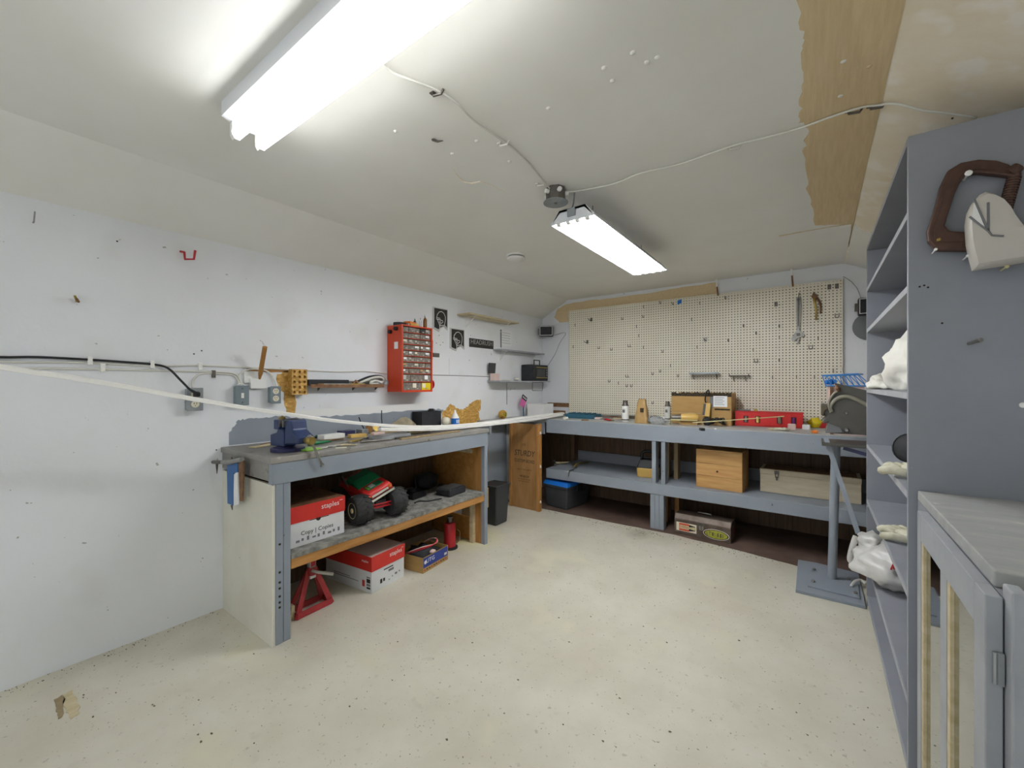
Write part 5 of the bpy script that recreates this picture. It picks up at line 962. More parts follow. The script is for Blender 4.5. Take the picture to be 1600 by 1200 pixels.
# cardboard box
t = thing('cardboard_box', 'brown cardboard box with torn top edge and shipping label on the bench', 'box', (-.855, 4.20, ZK))
x0_, x1_, yf_, yk_, h = -1.108, -.60, 4.085, 4.34, .298
MB().box(x0_,x1_,yf_,yf_+.004,ZK+.0005,ZK+h-.02).build('front_face', 'card', t, world=True); MB().box(x0_,x1_,yk_-.004,yk_,ZK+.0005,ZK+h-.01).build('back_face', 'card', t, world=True)
for xa in (x0_, x1_-.004): MB().box(xa,xa+.004,yf_+.0045,yk_-.0045,ZK+.0005,ZK+h-.02).build('side_face', 'card', t, world=True)
MB().box(x0_+.004,x1_-.004,yf_+.0045,yk_-.0045,ZK+.0005,ZK+.005).build('bottom', 'card', t, world=True)
b = MB(); n = 44; zz = [ZK+h-.012+random.uniform(-.006,.012) for _ in range(n+1)]
b.prism([(x0_,yf_-.0015,ZK+h-.042),(x1_,yf_-.0015,ZK+h-.042)] + [(x1_-(x1_-x0_)*k/n, yf_-.0015, zz[k]) for k in range(n+1)], (0,.0055,0)); b.build('torn_edge', 'card_dark', t, world=True)
MB().box(x0_+.002,x1_-.25,yf_-.0022,yf_-.0003,ZK+.10,ZK+.104).build('crease', 'wood_pale', t, world=True)
MB().box(-.745,-.632,yf_-.0016,yf_-.0002,ZK+.165,ZK+.262).build('shipping_label', 'paper', t, world=True)
MB().box(-.775,-.746,yf_-.0014,yf_-.0002,ZK+.15,ZK+.262).build('label_stripe', 'ink_grey', t, world=True)
for k in range(5): MB().box(-.735,-.655-.012*(k % 2),yf_-.0022,yf_-.0017,ZK+.185+k*.015,ZK+.189+k*.015).build('label_line', 'ink_grey', t, world=True)
MB().box(-.735,-.61,yf_-.0012,yf_-.0002,ZK+.135,ZK+.150).build('brown_tape', 'card_dark', t, world=True)
# yellow multimeter / drill in front of it
t = thing('multimeter', 'yellow handheld meter with dark face leaning on the cardboard box', 'meter', (-.80, 4.045, ZK))
Mx = Matrix.Translation((-.80,4.05,ZK+.075)) @ Matrix.Rotation(R(-10),4,'X') @ Matrix.Rotation(R(4),4,'Y')
b = MB(Mx); b.box(-.026,.032,-.016,.016,.0,.125); b.build('body', 'yellow_tool', t, world=True, bevel=.008); b = MB(Mx); b.box(-.0265,-.0075,-.0175,-.0162,.010,.115); b.build('dark_face', 'dark_grey', t, world=True)
b = MB(); b.tube(smoothp([(-.80,4.05,ZK+.20),(-.805,4.045,ZK+.235),(-.79,4.04,ZK+.30),(-.775,4.04,ZK+.31),(-.77,4.04,ZK+.28)]), .006, 6); b.build('top_loop', 'black', t, world=True, smooth=True)
b = MB(); b.blob((-.79,4.04,ZK+.035), (.035,.03,.04), .3, 2, 2, 2, ZK+.0005); b.build('stand', 'black_soft', t, world=True, smooth=True)
p = V((-.945,3.985,ZK)); t = thing('cordless_drill', 'yellow and steel power tool lying on the bench before the cardboard box', 'power tool', p, R(14))
b = MB(); b.tube([(-.13,0,.06),(-.06,0,.062),(-.05,0,.062)], [.026,.030,.034], 14); b.build('motor_end', 'steel_dark', t, smooth='auto'); b = MB(); b.tube([(-.05,0,.062),(.03,0,.065),(.07,0,.065),(.09,0,.062)], [.036,.040,.038,.028], 14); b.build('housing', 'yellow_tool', t, smooth='auto')
b = MB(); b.tube([(-.15,-.03,.02),(-.14,-.05,.045),(.08,-.05,.045),(.08,-.05,.002)], .005, 6); b.tube([(-.15,-.03,.02),(-.14,-.02,.002)], .005, 6); b.build('wire_stand', 'cream_hub', t, smooth=True)
MB().box(-.06,.08,-.028,.028,.001,.024).build('foot', 'card', t)
b = MB(); p = V((-.70,4.025,ZK+.002))
b.tube(smoothp([p+V((.05*math.cos(a*.9)+.015*math.sin(a*2.3), .04*math.sin(a*.9), .012+.028*(1+math.sin(a*1.7))))for a in range(0,24)], 3), .005, 6); tag(b.build('power_cord', 'black', None, smooth=True), 'tangled black power cord on the bench before the cardboard box', 'cord')
small('cord_plug', 1097, 673, (.03,.05,.022), 30, 'black', 'black plug at the bench front edge below the yellow tool', 'plug')
b = MB(); p = K(1118,671); b.lathe([(.010,.0005),(.010,.006),(.004,.010)], p, 12); tag(b.build('bottle_cap', 'white', None, smooth='auto'), 'small white cap lying at the bench front edge', 'cap')  # loose white bottle cap
rod('long_stick', [ony(1082,660.5,3.86),ony(1150,656,3.965),ony(1225,650.5,4.155)], .004, 'cream_hub', 'long thin yellow stick leaning on the red tool caddy', 'stick')
# red caddy
t = thing('tool_caddy', 'red plastic tool caddy with cut-out windows below the pegboard', 'caddy', (-.338, 4.235, ZK), R(4))
b = MB(); b.box(-.25,.25,-.045,-.041,.0005,.125).box(-.25,.25,.041,.045,.0005,.125).box(-.25,-.246,-.041,.041,.0005,.125).box(.246,.25,-.041,.041,.0005,.125).box(-.246,.246,-.041,.041,.0005,.006); b.build('tray', 'red_bright', t, bevel=.002)
for z in (.012,.1): MB().box(-.252,.252,-.049,-.0455,z,z+.008).build('rib', 'red_bright', t)
MB().box(-.255,.255,-.052,.05,.1255,.131).build('top_flange', 'red_bright', t, bevel=.002)
for x in (-.23,-.1,.03,.16,.23): MB().box(x-.004,x+.004,-.048,-.0455,.021,.099).build('rib', 'red_bright', t)
for x, m in ((-.165,'steel'),(-.075,'yellow_tool'),(.085,'bark'),(.185,'purple')):
    MB().box(x-.018,x+.018,-.0465,-.0457,.03,.09).build('window', 'gap', t); b = MB(); b.cyl((x,-.049,.034),(x,-.049,.086),.012,n=10); b.build('stored_tool', m, t, smooth='auto')
b = MB(); b.lathe([(.01,0),(.014,.003),(.01,.006)], (-.09,-.02,.14), 12, (0,1,0)); b.build('ring', 'brass', t); b = MB(); b.tube([(-.24,0,.135),(-.13,0,.137)], .007, 8); b.build('top_tool', 'mid_grey', t)
# loose bits near the caddy
small('spring_clamp', 1237, 672, (.05,.03,.05), 20, 'pinkish', 'pale pink block on the bench beside the red caddy', 'block')
lump(1274, 666, (.05,.045,.045), 'yellow', 'crumpled bright yellow glove near the grinder stand', 'glove', 7, 'work_glove', .4)
small('blue_tin', 1260, 671, (.05,.04,.04), -10, 'card_white', 'small white tin with blue band near the yellow glove', 'tin')
small('orange_block', 1273, 677, (.04,.04,.022), 0, 'orange', 'small orange plastic wedge at the bench edge below the yellow glove', 'wedge')
lump(1222, 673, (.05,.02,.014), 'glove', 'crumpled pale shavings on the bench before the caddy', 'shavings', 4, 'shavings', .6)
lump(1246, 662, (.03,.03,.05), 'tool_green', 'dark green-grey fitting standing behind the pink block', 'fitting', 9, 'pipe_fitting', .3)
small('red_tin', 1287, 664, (.06,.05,.05), 5, 'red', 'small red tin behind the yellow glove', 'tin')
# ================================================================ ON THE LOWER SHELF OF THE BACK BENCH
ZS = .4115
t = thing('wooden_crate', 'upright varnished wooden box on the lower bench shelf', 'crate', (-.655, 3.99, ZS), R(-3))
for k in range(3): MB().box(-.178,.178,-.14,-.125,.0008+k*.1055,.1048+k*.1055).build('board', 'wood_x', t, bevel=.0015)
for sx in (-.178,.163): MB().box(sx,sx+.015,-.1245,.13,.0008,.316).build('side', 'wood_x', t)
MB().box(-.162,.162,.115,.13,.0008,.316).build('back', 'wood_x', t); MB().box(-.162,.162,-.1245,.1145,.0008,.012).build('bottom', 'wood_x', t); MB().box(-.178,.178,-.14,.13,.3165,.328).build('top', 'wood_x', t, bevel=.002)
b = MB(); b.lathe([(.009,0),(.009,.001)], (-.01,-.1402,.15), 10, (0,-1,0)); b.build('knot', 'ink_brown', t)
t = thing('tool_chest', 'long worn cream wooden tool chest with a latch on the lower shelf', 'chest', (-.05, 4.12, ZS), R(-1))
MB().box(-.322,.322,-.125,.12,.0008,.148).build('body', 'case_wood', t, bevel=.002); ld = MB().box(-.324,.324,-.127,.122,.1495,.19).build('lid', 'case_wood', t, bevel=.002); MB().box(-.30,.30,-.11,.10,.1903,.192).build('lid_top', 'rust', ld)
b = MB(); b.box(-.222,-.188,-.131,-.127,.155,.183); b.build('latch_plate', 'steel_dark', t); b = MB(); b.tube([(-.216,-.133,.165),(-.212,-.137,.13),(-.205,-.137,.118),(-.198,-.137,.13),(-.194,-.133,.165)], .0035, 6); b.build('latch_loop', 'steel_dark', t)
MB().box(-.212,-.198,-.129,-.1255,.105,.135).build('catch', 'steel_dark', t)
t = thing('wheel_tool', 'yellow and black power tool behind the bench posts', 'power tool', (-1.30, 4.0, ZS), R(10))
b = MB(); b.frus((-.09,.09,-.07,.07),(-.10,.10,-.08,.08),.0008,.09); b.build('yellow_base', 'yellow_tool', t, bevel=.008); b = MB(); b.frus((-.10,.10,-.08,.08),(-.07,.07,-.05,.05),.0905,.17); b.build('black_top', 'black', t, bevel=.01); b = MB(); b.tube(smoothp([(-.06,0,.165),(-.05,0,.23),(.03,0,.24),(.07,0,.16)]), .014, 8); b.build('handle', 'black', t, smooth=True)
def L(px, py, z=ZS): return onz(px, py, z)
t = thing('claw_hammer', 'old hammer with pale handle lying on the lower shelf', 'hammer', L(885,727))
p, q = L(864,727), L(884,726); b = MB(); b.tube([p+V((0,.06,.016)), q+V((0,.06,.016))], [.014,.009], 8); b.build('handle', 'wood_pale', t, world=True, smooth=True)
b = MB(); b.tube([L(862,724)+V((0,.05,.018)),L(864,730)+V((0,.05,.018))], .016, 8); b.build('head', 'steel_dark', t, world=True)
t = thing('lopping_shears', 'open shears with dark blades lying across the lower shelf edge', 'shears', L(900,730))
b = MB(); b.tube([L(890,724)+V((0,0,.03)),L(899,730)+V((0,0,.024)),L(902,733)+V((0,0,.024))], [.006,.010,.008], 8); b.build('blade', 'tool_green', t, world=True, smooth=True)
b = MB(); b.tube([L(920,724)+V((0,0,.02)),L(901,731)+V((0,0,.042)),L(897,735)+V((0,0,.04))], [.009,.010,.008], 8); b.build('handle', 'brass', t, world=True, smooth=True)
b = MB(); b.tube([V((-2.0,3.80,ZS+.012)),V((-2.02,3.75,ZS+.01)),V((-2.03,3.748,ZS-.05))], [.006,.006,.004], 8); b.build('cord', 'steel_dark', t, world=True)
# ---- on the floor below
t = thing('storage_tote', 'black plastic tote with bright blue lid under the back bench', 'tote', (-2.17, 3.98, .0035), R(-8))
b = MB(); b.frus((-.135,.135,-.19,.19),(-.15,.15,-.205,.205),.0005,.215); b.build('tub', 'bin', t, bevel=.012); MB().box(-.158,.158,-.213,.213,.2155,.235).build('rim', 'bin', t, bevel=.003)
b = MB(); b.frus((-.162,.162,-.217,.217),(-.145,.145,-.2,.2),.2355,.282); b.build('lid', 'blue_lid', t, bevel=.008)
MB().box(.1585,.17,-.05,.05,.17,.25).build('latch', 'black', t, bevel=.004)
t = thing('metal_toolbox', 'old brown metal toolbox with racing stickers under the back bench', 'toolbox', (-.775, 3.865, .0035), R(-2))
w, d = .445, .19
b = MB(); b.box(-w/2,w/2,-d/2,d/2,.0005,.105); b.build('body', 'tool_brown', t, bevel=.003)
b = MB(); b.prism([(-w/2,-d/2-.002,.106),(-w/2,-d/2-.002,.128),(-w/2,-d/2+.03,.165),(-w/2,d/2-.03,.165),(-w/2,d/2+.002,.128),(-w/2,d/2+.002,.106)], (w,0,0)); b.build('lid', 'tool_brown', t, bevel=.004)
b = MB(); b.tube([(-.06,0,.165),(-.05,0,.185),(.05,0,.185),(.06,0,.165)], .006, 8); b.build('handle', 'steel', t, smooth=True)
MB().box(-.022,.022,-d/2-.006,-d/2-.0025,.07,.125).build('latch', 'steel_dark', t, bevel=.002); b = MB(); b.tube([(-.012,-d/2-.008,.10),(-.010,-d/2-.011,.07),(.010,-d/2-.011,.07),(.012,-d/2-.008,.10)], .003, 6); b.build('hasp', 'steel', t)
y_ = -d/2
s1 = MB().box(-.205,-.040,y_-.0012,y_-.0002,.025,.098).build('sticker', 'ivory', t); MB().box(-.182,-.10,y_-.002,y_-.0013,.03,.093).build('sticker_red', 'sticker_red', s1); b = MB(); b.prism([(-.10,y_-.002,.034),(-.05,y_-.002,.044),(-.05,y_-.002,.082),(-.10,y_-.002,.09)], (0,.0007,0)); b.build('sticker_black', 'ink', s1)
b = MB(); b.prism([(-.178,y_-.003,.045),(-.104,y_-.003,.045),(-.09,y_-.003,.062),(-.104,y_-.003,.078),(-.178,y_-.003,.078)], (0,.0008,0)); b.build('sticker_bow', 'wood_pale', s1); text('print', 'CHAMPION', .017, 'sticker_red', t, (-.140,y_-.0034,.062), FY, .0003, .85, world=False)
b = MB(); b.prism([(-.052,y_-.003,.05),(-.094,y_-.003,.055),(-.094,y_-.003,.07),(-.052,y_-.003,.076)], (0,.0008,0)); b.build('sticker_bow', 'cream_hub', s1); marks(-.073,.062,.036,.008,5,'ink',y_-.0036,t,False)
def ell(rx, rz_, cx_, cz_, yy, dy, m, nm, par): b = MB(); b.prism([(cx_+rx*math.cos(R(a)), yy, cz_+rz_*math.sin(R(a))) for a in range(0,360,12)], (0,dy,0)); return b.build(nm, m, par)
s2 = ell(.10,.042,.112,.052,y_-.0012,.001,'cloth','sticker',t); ell(.094,.037,.112,.052,y_-.0017,.0004,'ink_brown','sticker_ring',s2); ell(.086,.032,.112,.052,y_-.0022,.0004,'sticker_yellow','sticker_centre',s2); marks(.112,.052,.14,.03,7,'tool_green',y_-.0029,t,False)
# ================================================================ GRINDER STAND
t = thing('pedestal_stand', 'grey pipe pedestal stand with diagonal brace on a steel foot plate', 'stand', (.085, 3.44, 0))
b = MB(); b.prism([onz(x,y,0.0006) for x,y in [(1247,878),(1243,926),(1290,937)]] + [V((.232,3.14,.0006)),V((.232,3.66,.0006)),V((.0,3.70,.0006))], (0,0,.018)); b.build('base_board', 'grey_paint', t, world=True, bevel=.002)
b = MB(); b.prism([onz(1262,917,.0196),onz(1344,937,.0196),onz(1341,913,.0196),onz(1266,894,.0196)], (0,0,.008)); b.build('foot_plate', 'grey_paint', t, world=True, bevel=.002)
for x, y in ((1271,909),(1272,890),(1337,927),(1326,905)): b = MB(); b.lathe([(.010,0),(.010,.006),(.004,.012)], onz(x,y,.028), 6); b.build('bolt', 'steel_dark', t, world=True)
b = MB(); b.cyl((.085,3.44,.028),(.105,3.45,.905),.025,n=18); b.build('pipe', 'grey_paint', t, world=True, smooth='auto')
b = MB(); b.bar(ony(1290,684,3.38), ony(1341,834,3.30), .026, .008, (0,1,0)); b.build('brace', 'grey_paint', t, world=True)
MB().box(.03,.42,3.32,3.62,.905,.922).build('top_plate', 'shell', t, world=True, bevel=.002)
b = MB(); b.bar((.14,3.36,.895),(.40,3.30,.83),.012,.02); b.build('side_bar', 'blue_dark', t, world=True)
def G(x, y, yy=3.36): return ony(1270+x/8.573, 560+y/8.573, yy)
t = thing('machine_guard', 'dark grey moulded machine cover with curved rim on the pedestal stand', 'machine cover', (.2, 3.42, .9225))
out = [(165,1000),(200,860),(150,880),(120,830),(190,770),(110,770),(110,610),(200,620),(215,555),(270,480),(345,440),(330,400),(290,325),(345,340),(725,430),(1000,500),(1000,1030),(725,1030)]
zmin = .9228
def GG(x, y, yy): p = G(x,y,yy); p.z = max(p.z, zmin); return p
b = MB(); b.prism([GG(x,y,3.37) for x,y in out], (0,.16,0)); b.build('housing', 'shell', t, world=True, bevel=.008)
b = MB(); b.tube(smoothp([GG(x,y,3.366) for x,y in [(255,720),(235,660),(262,600),(320,545),(400,515),(480,515),(600,560),(725,620),(900,700)]]), .013, 8, flat=.7, up=(0,1,0)); b.build('curved_rim', 'shell_rim', t, world=True, smooth=True)
b = MB(); b.tube(smoothp([GG(x,y,3.364) for x,y in [(345,440),(290,470),(225,560),(215,640),(235,700)]]), .008, 8); b.build('edge_strip', 'shell_rim', t, world=True, smooth=True)
b = MB(); b.tube([GG(310,365,3.36),GG(330,400,3.35),GG(345,440,3.36)], [.008,.012,.008], 8); b.build('bracket', 'rust', t, world=True)
b = MB(); b.lathe([(.014,0),(.014,.02),(.008,.03)], GG(450,960,3.37), 10, (0,-1,0)); b.build('knob', 'steel', t, world=True, smooth='auto'); b = MB(); b.lathe([(.006,0),(.005,.006)], GG(450,735,3.37), 8, (0,-1,0)); b.build('screw', 'steel', t, world=True)
b = MB(); b.prism([GG(x,y,3.355) for x,y in [(165,1000),(205,870),(370,930),(400,990)]], (0,.012,0)); b.build('lower_flap', 'mid_grey', t, world=True)
b = MB(); b.prism([GG(x,y,3.36) for x,y in [(112,620),(195,625),(205,680),(160,700),(150,760),(112,765)]], (0,.02,0)); b.build('side_lug', 'tool_green', t, world=True, bevel=.003)
p, q = ony(1285,648,3.86), ony(1334,604,3.86)
t = thing('display_box', 'pale pink cardboard box standing on the bench behind the machine cover', 'box', ((p.x+q.x)/2, 3.92, ZK))
MB().box(p.x+.03,q.x+.06,3.86,3.99,ZK+.0005,q.z).build('body', 'pinkish', t, world=True, bevel=.002); MB().box(p.x+.045,p.x+.065,3.848,3.858,ZK+.0005,q.z-.004).build('brown_stick', 'rust', t, world=True)
t = thing('blue_wire_rack', 'blue wire rack lying on the pink cardboard box', 'rack', ((p.x+q.x)/2, 3.9, q.z))
za = q.z+.005; f = [(p.x+.02,3.85,za),(q.x+.10,3.85,za),(q.x+.10,3.99,za+.0),(p.x+.02,3.99,za)]; g = [(p.x+.0,3.84,za+.075),(q.x+.02,3.84,za+.085),(q.x+.06,4.0,za+.085),(p.x+.02,4.0,za+.075)]
b = MB(); b.tube(f, .005, 6, closed=True); b.tube(g, .006, 6, closed=True); b.build('frame', 'blue_rack', t, world=True)
for k in range(9):
    a = k/8; u = V(f[0]).lerp(V(f[1]),a); v_ = V(g[0]).lerp(V(g[1]),a); w = V(f[3]).lerp(V(f[2]),a); b = MB(); b.tube([v_,u,w], .003, 6); b.tube([u, V(g[0]).lerp(V(g[1]),min(1,a+.12))], .0025, 6); b.build('wire', 'blue_rack', t, world=True)
b = MB(); b.blob((p.x+.05,3.90,za+.03), (.035,.03,.022), .3, 2, 4, 2); b.build('contents', 'blue_lid', t, world=True, smooth=True)
# ================================================================ ON THE RIGHT SHELF UNIT
def Sh(px, py, x): return onx(px, py, x)
b = MB()
def clothblob(c, size, seed, amp, floor, M=None, sub=4, freq=1.6):
    b = MB(M); b.blob(c, size, amp, freq, seed, sub, floor); return b
c = V((.40, 2.55, 1.2725))
t = thing('cloth_sack', 'lumpy white cloth sack on the shelf with a bunched end', 'sack', (.4,2.7,1.2725)); b = clothblob((c.x, 2.62, c.z+.10), (.13,.40,.16), 11, .28, c.z+.0005); b.build('sack_body', 'cloth', t, smooth=True, world=True)
b = clothblob((.30, 2.98, 1.2725+.03), (.07,.15,.05), 12, .3, 1.273); b.build('bunched_end', 'cloth', t, smooth=True, world=True)
t = thing('black_tube', 'black cylinder lying on the shelf above a glove', 'cylinder', (.38, 2.35, .9485))
b = MB(); b.lathe([(.01,0),(.05,.004),(.062,.02),(.064,.30),(.05,.32)], (.33,2.56,.9485+.066), 22, (.35,-.94,0)); b.build('barrel', 'black_soft', t, world=True, smooth='auto'); b = MB(); b.lathe([(.055,-.003),(.058,.012),(.066,.018),(.066,.024)], (.33,2.56,.9485+.066), 22, (.35,-.94,0)); b.build('end_cap', 'dark_grey', t, world=True, smooth='auto')
def glove(loc, rz, label):
    t = thing('work_glove', label, 'glove', loc, rz)
    b = MB(); b.blob((0,0,.026), (.055,.085,.026), .25, 2, int(loc[2]*10), 3, .0005); b.build('palm', 'glove', t, smooth=True)
    for k in range(4): b = MB(); b.tube(smoothp([(-.035+.022*k,.06,.02),(-.042+.026*k,.11,.03),(-.046+.029*k,.145-.006*abs(k-1.5),.014)]), [.014]*8+[.009], 8); b.build('finger', 'glove', t, smooth=True)
    b = MB(); b.tube(smoothp([(-.045,-.01,.02),(-.085,.02,.026),(-.10,.06,.014)]), [.016]*8+[.010], 8); b.build('thumb', 'glove', t, smooth=True)
    b = MB(); b.tube([(-.0,-.07,.024),(0,-.12,.022)], [.045,.05], 12, flat=.45); b.build('cuff', 'glove', t, smooth='auto')
glove((.315, 2.13, .9485), R(20), 'pale work glove on the shelf below the black cylinder')
glove((.345, 2.42, .6255), R(35), 'pale work glove on the shelf next above the grocery bag')
# grocery bag hanging over the lower shelf
t = thing('grocery_bag', 'white plastic grocery bag with red print bulging out of the lower shelf', 'plastic bag', (.30, 2.72, .2755))
b = MB(); b.blob((.32,2.90,.2755+.085), (.165,.21,.10), .25, 2.0, 21, 4, .2758); b.build('bag_body', 'bag', t, world=True, smooth=True)
b = MB(); b.blob((.245,3.02,.2755+.155), (.055,.09,.05), .3, 2.2, 23, 3); b.build('bag_neck', 'bag', t, world=True, smooth=True)
hp = [(1338,838),(1333,852),(1329,868),(1329,876),(1334,878),(1342,874),(1348,869)]
b = MB(); b.tube(smoothp([ony(x,y,3.04) for x,y in hp]), .015, 8, flat=.5, up=(0,1,0)); b.build('bag_handle', 'bag', t, world=True, smooth=True)
for k in range(3): b = MB(); b.tube(smoothp([ony(1392+7*k,890-4*k,2.705),ony(1398+7*k,878-4*k,2.70),ony(1396+7*k,888-3*k,2.70),ony(1401+7*k,888-4*k,2.705)]), .004, 5); b.build('red_print', 'red', t, world=True)
# on the shelf side: C-clamp, plastic guard, nails
ysd = sy0 - .001
def Z3(x, y, off=0.0): return ony(1320+x/4.286, 160+y/4.286, ysd-off)
t = thing('c_clamp', 'large rusty brown C-clamp hung on the grey shelf side', 'clamp', Z3(700,990,.02))
oc = [(560,930),(552,865),(600,715),(640,560),(690,455),(780,400),(900,378),(1020,385),(1100,410),(1150,445),(1180,465),(1150,500),(1090,492),(1040,485),(900,470),(840,475),(790,505),(740,600),(692,750),(672,820),(700,858),(1010,875),(1050,905),(1050,985),(810,992),(620,990)]
b = MB(); b.prism([Z3(x,y,.032) for x,y in oc], (0,.024,0)); b.build('frame', 'rust_clamp', t, world=True, bevel=.005)
b = MB(); b.prism([Z3(x,y,.0345) for x,y in [(600,900),(590,860),(640,720),(680,570),(720,480),(800,430),(900,415),(1020,420),(1010,450),(900,445),(815,455),(765,500),(715,600),(665,750),(640,830),(670,885),(800,900),(800,930),(640,935)]], (0,.003,0)); b.build('web', 'rust_clamp', t, world=True)
b = MB(); b.tube([Z3(1165,430,.022),Z3(1100,480,.022)], [.014,.018], 12); b.cyl(Z3(1140,480,.022), Z3(1030,880,.022), .013, n=12); b.build('screw', 'rust_clamp', t, world=True, smooth='auto')
for k in range(22): f = .06+k*.042; a = Z3(1140,480,.022).lerp(Z3(1030,880,.022), f); d = (Z3(1030,880,.022)-Z3(1140,480,.022)).normalized(); b = MB(); b.cyl(a-d*.002, a+d*.002, .0155, n=12); b.build('thread', 'rust_clamp', t, world=True)
for (x, y, m, r_) in [(828,475,'white',.012),(628,920,'brass',.007),(608,985,'white',.006),(823,1028,'white',.006),(1085,1100,'cream_hub',.007)]:
    b = MB(); p = Z3(x,y,.048); r_ *= .7; b.cyl(V((p.x,ysd+.001,p.z)), p, r_*.45, n=8); b.lathe([(r_,0),(r_,.003),(r_*.5,.005)], p, 12, (0,-1,0)); tag(b.build('support_screw', m, None, smooth='auto'), {828:'white-headed screw inside the top of the C-clamp',628:'brass screw over the lower corner of the C-clamp',608:'white screw tip just below the C-clamp corner',823:'white screw tip below the middle of the C-clamp',1085:'pale screw tip below the plastic guard'}[x], 'screw')
t = thing('plastic_guard', 'translucent pale plastic tool guard hung over the C-clamp', 'guard', Z3(950,1130,.05))
og = [(850,1130),(825,1040),(808,960),(800,830),(812,750),(840,690),(880,645),(920,625),(970,635),(1030,665),(1080,720),(1110,775),(1150,830),(1190,880),(1260,890),(1330,885),(1330,1040),(1200,1075),(1050,1100)]
cg = V((0,0,0)); P0 = [Z3(x,y,.042) for x,y in og]
for p in P0: cg += p/len(P0)
rings = [P0, [p+V((0,-.03,0)) for p in P0], [p.lerp(cg,.10)+V((0,-.045,0)) for p in P0], [p.lerp(cg,.45)+V((0,-.05,0)) for p in P0], [p.lerp(cg,.75)+V((0,-.048,0)) for p in P0]]
b = MB(); b.loft(rings); b.build('shell', 'guard', t, world=True, smooth='auto')
for l in [[(865,650),(960,855)],[(960,670),(962,860)],[(835,765),(960,860)],[(960,860),(985,890),(1065,895)]]:
    b = MB(); b.tube([Z3(x,y,.092) for x,y in l], .0028, 6); b.build('rib', 'ink_grey', t, world=True)
b = MB(); b.prism([Z3(x,y,.0935) for x,y in [(868,670),(940,838),(850,765)]], (0,.002,0)); b.build('raised_mark', 'white', t, world=True)
p = Z3(960,640); 
b = MB(); p = ony(1514,537,ysd); b.tube([p, p+V((.002,-.04,.002)), p+V((.012,-.06,.006))], [.005,.005,.007], 8); tag(b.build('shelf_nail', 'steel', None, smooth='auto'), 'bent steel nail in the grey shelf side below the clamp', 'nail')
b = MB(); p = ony(1598,633,ysd); b.lathe([(.008,0),(.008,.004),(.004,.006)], p, 10, (0,-1,0)); tag(b.build('round_screw', 'white', None, smooth='auto'), 'white screw head in the grey shelf side', 'screw')
for x, y in ((1450,449),(1437,448),(1444,446),(1472,505),(1488,185)): b = MB(); b.lathe([(.003,0),(.003,.0008)], ony(x,y,sy0), 8, (0,-1,0)); b.build('nail_hole', 'gap', su, world=True)
# scraps on floor and stand
b = MB(); p = onz(1335,912,.03); b.tube(smoothp([onz(1330,915,.038),onz(1336,908,.05),onz(1345,906,.046),onz(1352,912,.04)]), .007, 8); tag(b.build('rag_strip', 'cable', None, smooth=True), 'twisted pale rag strip on the stand foot plate', 'rag')
tag(MB().bar(V((.09,3.69,.006)),V((.231,3.63,.006)),.016,.008).build('wood_sliver', 'pinkish', None), 'pale wood sliver on the floor behind the stand foot', 'sliver')

# ================================================================ LOOSE CLUTTER AND FLOOR DEBRIS
random.seed(23)
b = MB()
def flake(x, y, s):
    a = random.uniform(0, 6.28); n = random.choice((3,4,5)); h = random.uniform(.001,.003)
    b.prism([(x+s*random.uniform(.5,1)*math.cos(a+k*6.28/n)*1.4, y+s*random.uniform(.5,1)*math.sin(a+k*6.28/n), .0003) for k in range(n)], (0,0,h))
for _ in range(380):
    x, y = random.uniform(-2.7, .2), random.uniform(.3, 3.6)
    if (x < -2.1 and .9 < y < 2.65) or (x < -2.2 and 2.65 < y) or (x > -.2 and y > 3.0): continue
    flake(x, y, random.choice((.0015,.0015,.002,.002,.003,.005)))
for _ in range(90):
    flake(XL + abs(random.gauss(0,.03)) + .006, random.uniform(.05, .93), random.choice((.0015,.002,.003)))
for _ in range(160):
    flake(random.uniform(-2.2,-.2), 3.66 + random.gauss(0,.03) - .03, random.choice((.002,.003,.005)))
o = tag(b.build('floor_debris', 'debris', None), 'dark chips and dust scattered over the painted floor', 'debris'); o['kind'] = 'stuff'
def scatter(name, px, py, pts, r, m, label, cat, fn=None):
    p = (fn or T2)(px, py); c = smoothp([p + V(q) for q in pts]); rod(name, c, r, m, label, cat)
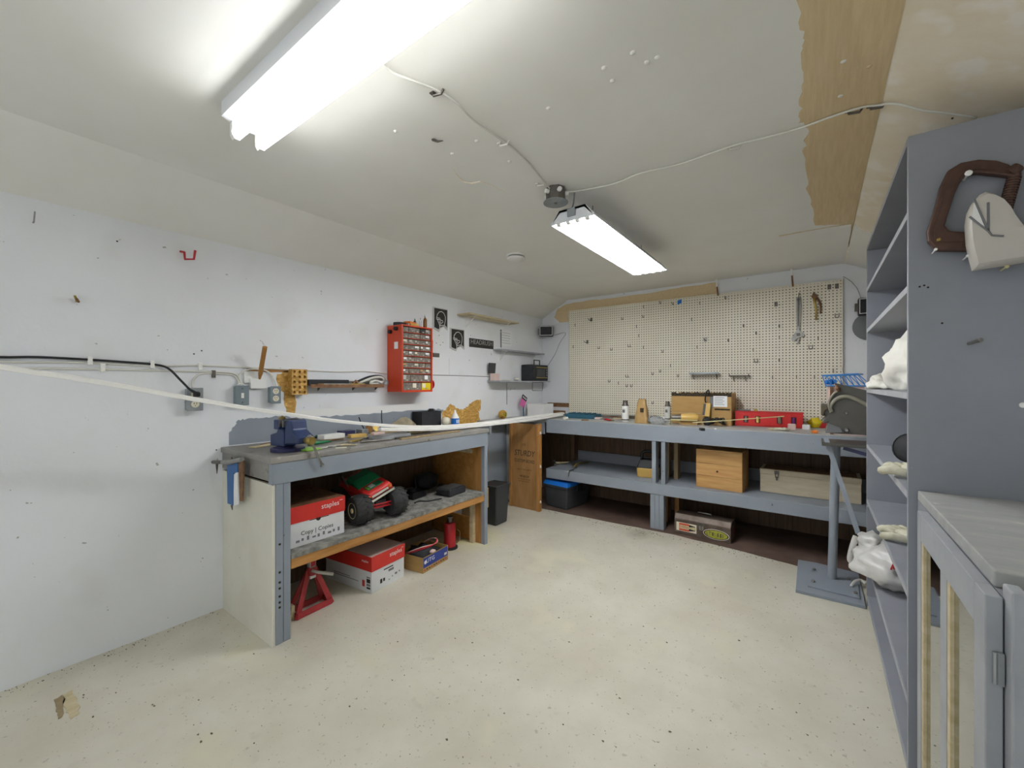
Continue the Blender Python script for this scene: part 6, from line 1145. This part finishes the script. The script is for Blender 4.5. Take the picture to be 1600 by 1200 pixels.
scatter('wire_offcut', 510, 700, [(0,-.05,.004),(.02,-.02,.006),(-.01,.02,.004),(.015,.05,.004)], .003, 'cable', 'curly white wire offcut on the bench near the lime pad', 'wire')
scatter('wire_offcut', 545, 693, [(0,-.06,.004),(-.02,-.01,.012),(.02,.02,.004),(0,.06,.004)], .0035, 'steel', 'bent bright wire on the bench beside the yellow block', 'wire')
scatter('wire_offcut', 572, 688, [(.01,-.05,.004),(-.015,0,.010),(.02,.05,.004)], .003, 'black', 'short black lead on the bench beside the open pliers', 'lead')
slab('paper_scrap', 498, 701, (.05,.09,.003), 25, 'paper', 'torn white paper scrap on the bench beside the vise screw', 'paper')
slab('paper_scrap', 533, 700, (.04,.06,.003), -30, 'ivory', 'ivory card scrap at the front of the left bench', 'card')
slab('small_tin', 566, 678, (.06,.06,.035), 10, 'galv', 'small square metal tin behind the yellow block', 'tin')
slab('flat_wrap', 590, 680, (.04,.10,.02), 6, 'pinkish', 'pale pink flat packet lying behind the metal tin', 'packet')
slab('green_spool', 503, 683, (.04,.07,.02), 0, 'green', 'small green packet between vise and white case', 'packet')
slab('brown_board', 600, 676, (.10,.22,.012), 4, 'wood_stud', 'grey-brown board lying behind the clear tub', 'board')
small('socket_box', 990, 646, (.12,.05,.03), 4, 'steel_dark', 'dark flat socket box lying against the pegboard', 'box')
small('wood_offcut', 966, 655, (.10,.03,.014), -12, 'wood_pale', 'pale wood offcut just before the socket box', 'offcut')
small('rusty_plate', 914, 657, (.07,.05,.010), 20, 'rust', 'rusty square plate between the blue-green tray and the ruler', 'plate')
small('cloth_pad', 990, 654, (.07,.06,.02), 10, 'tool_green', 'dark green pad between spray can and paper bag', 'pad')
small('brass_box', 1066, 652, (.12,.05,.03), 2, 'bark', 'flat brown tray of bits before the cardboard box', 'tray')
lump(1208, 672, (.03,.015,.010), 'wood_pale', 'curl of wood shaving at the front of the bench', 'shaving', 5, 'wood_shaving', .6)
lump(1231, 668, (.02,.02,.02), 'rust', 'small rusty nut beside the pink block', 'nut', 6, 'rusty_nut', .2)
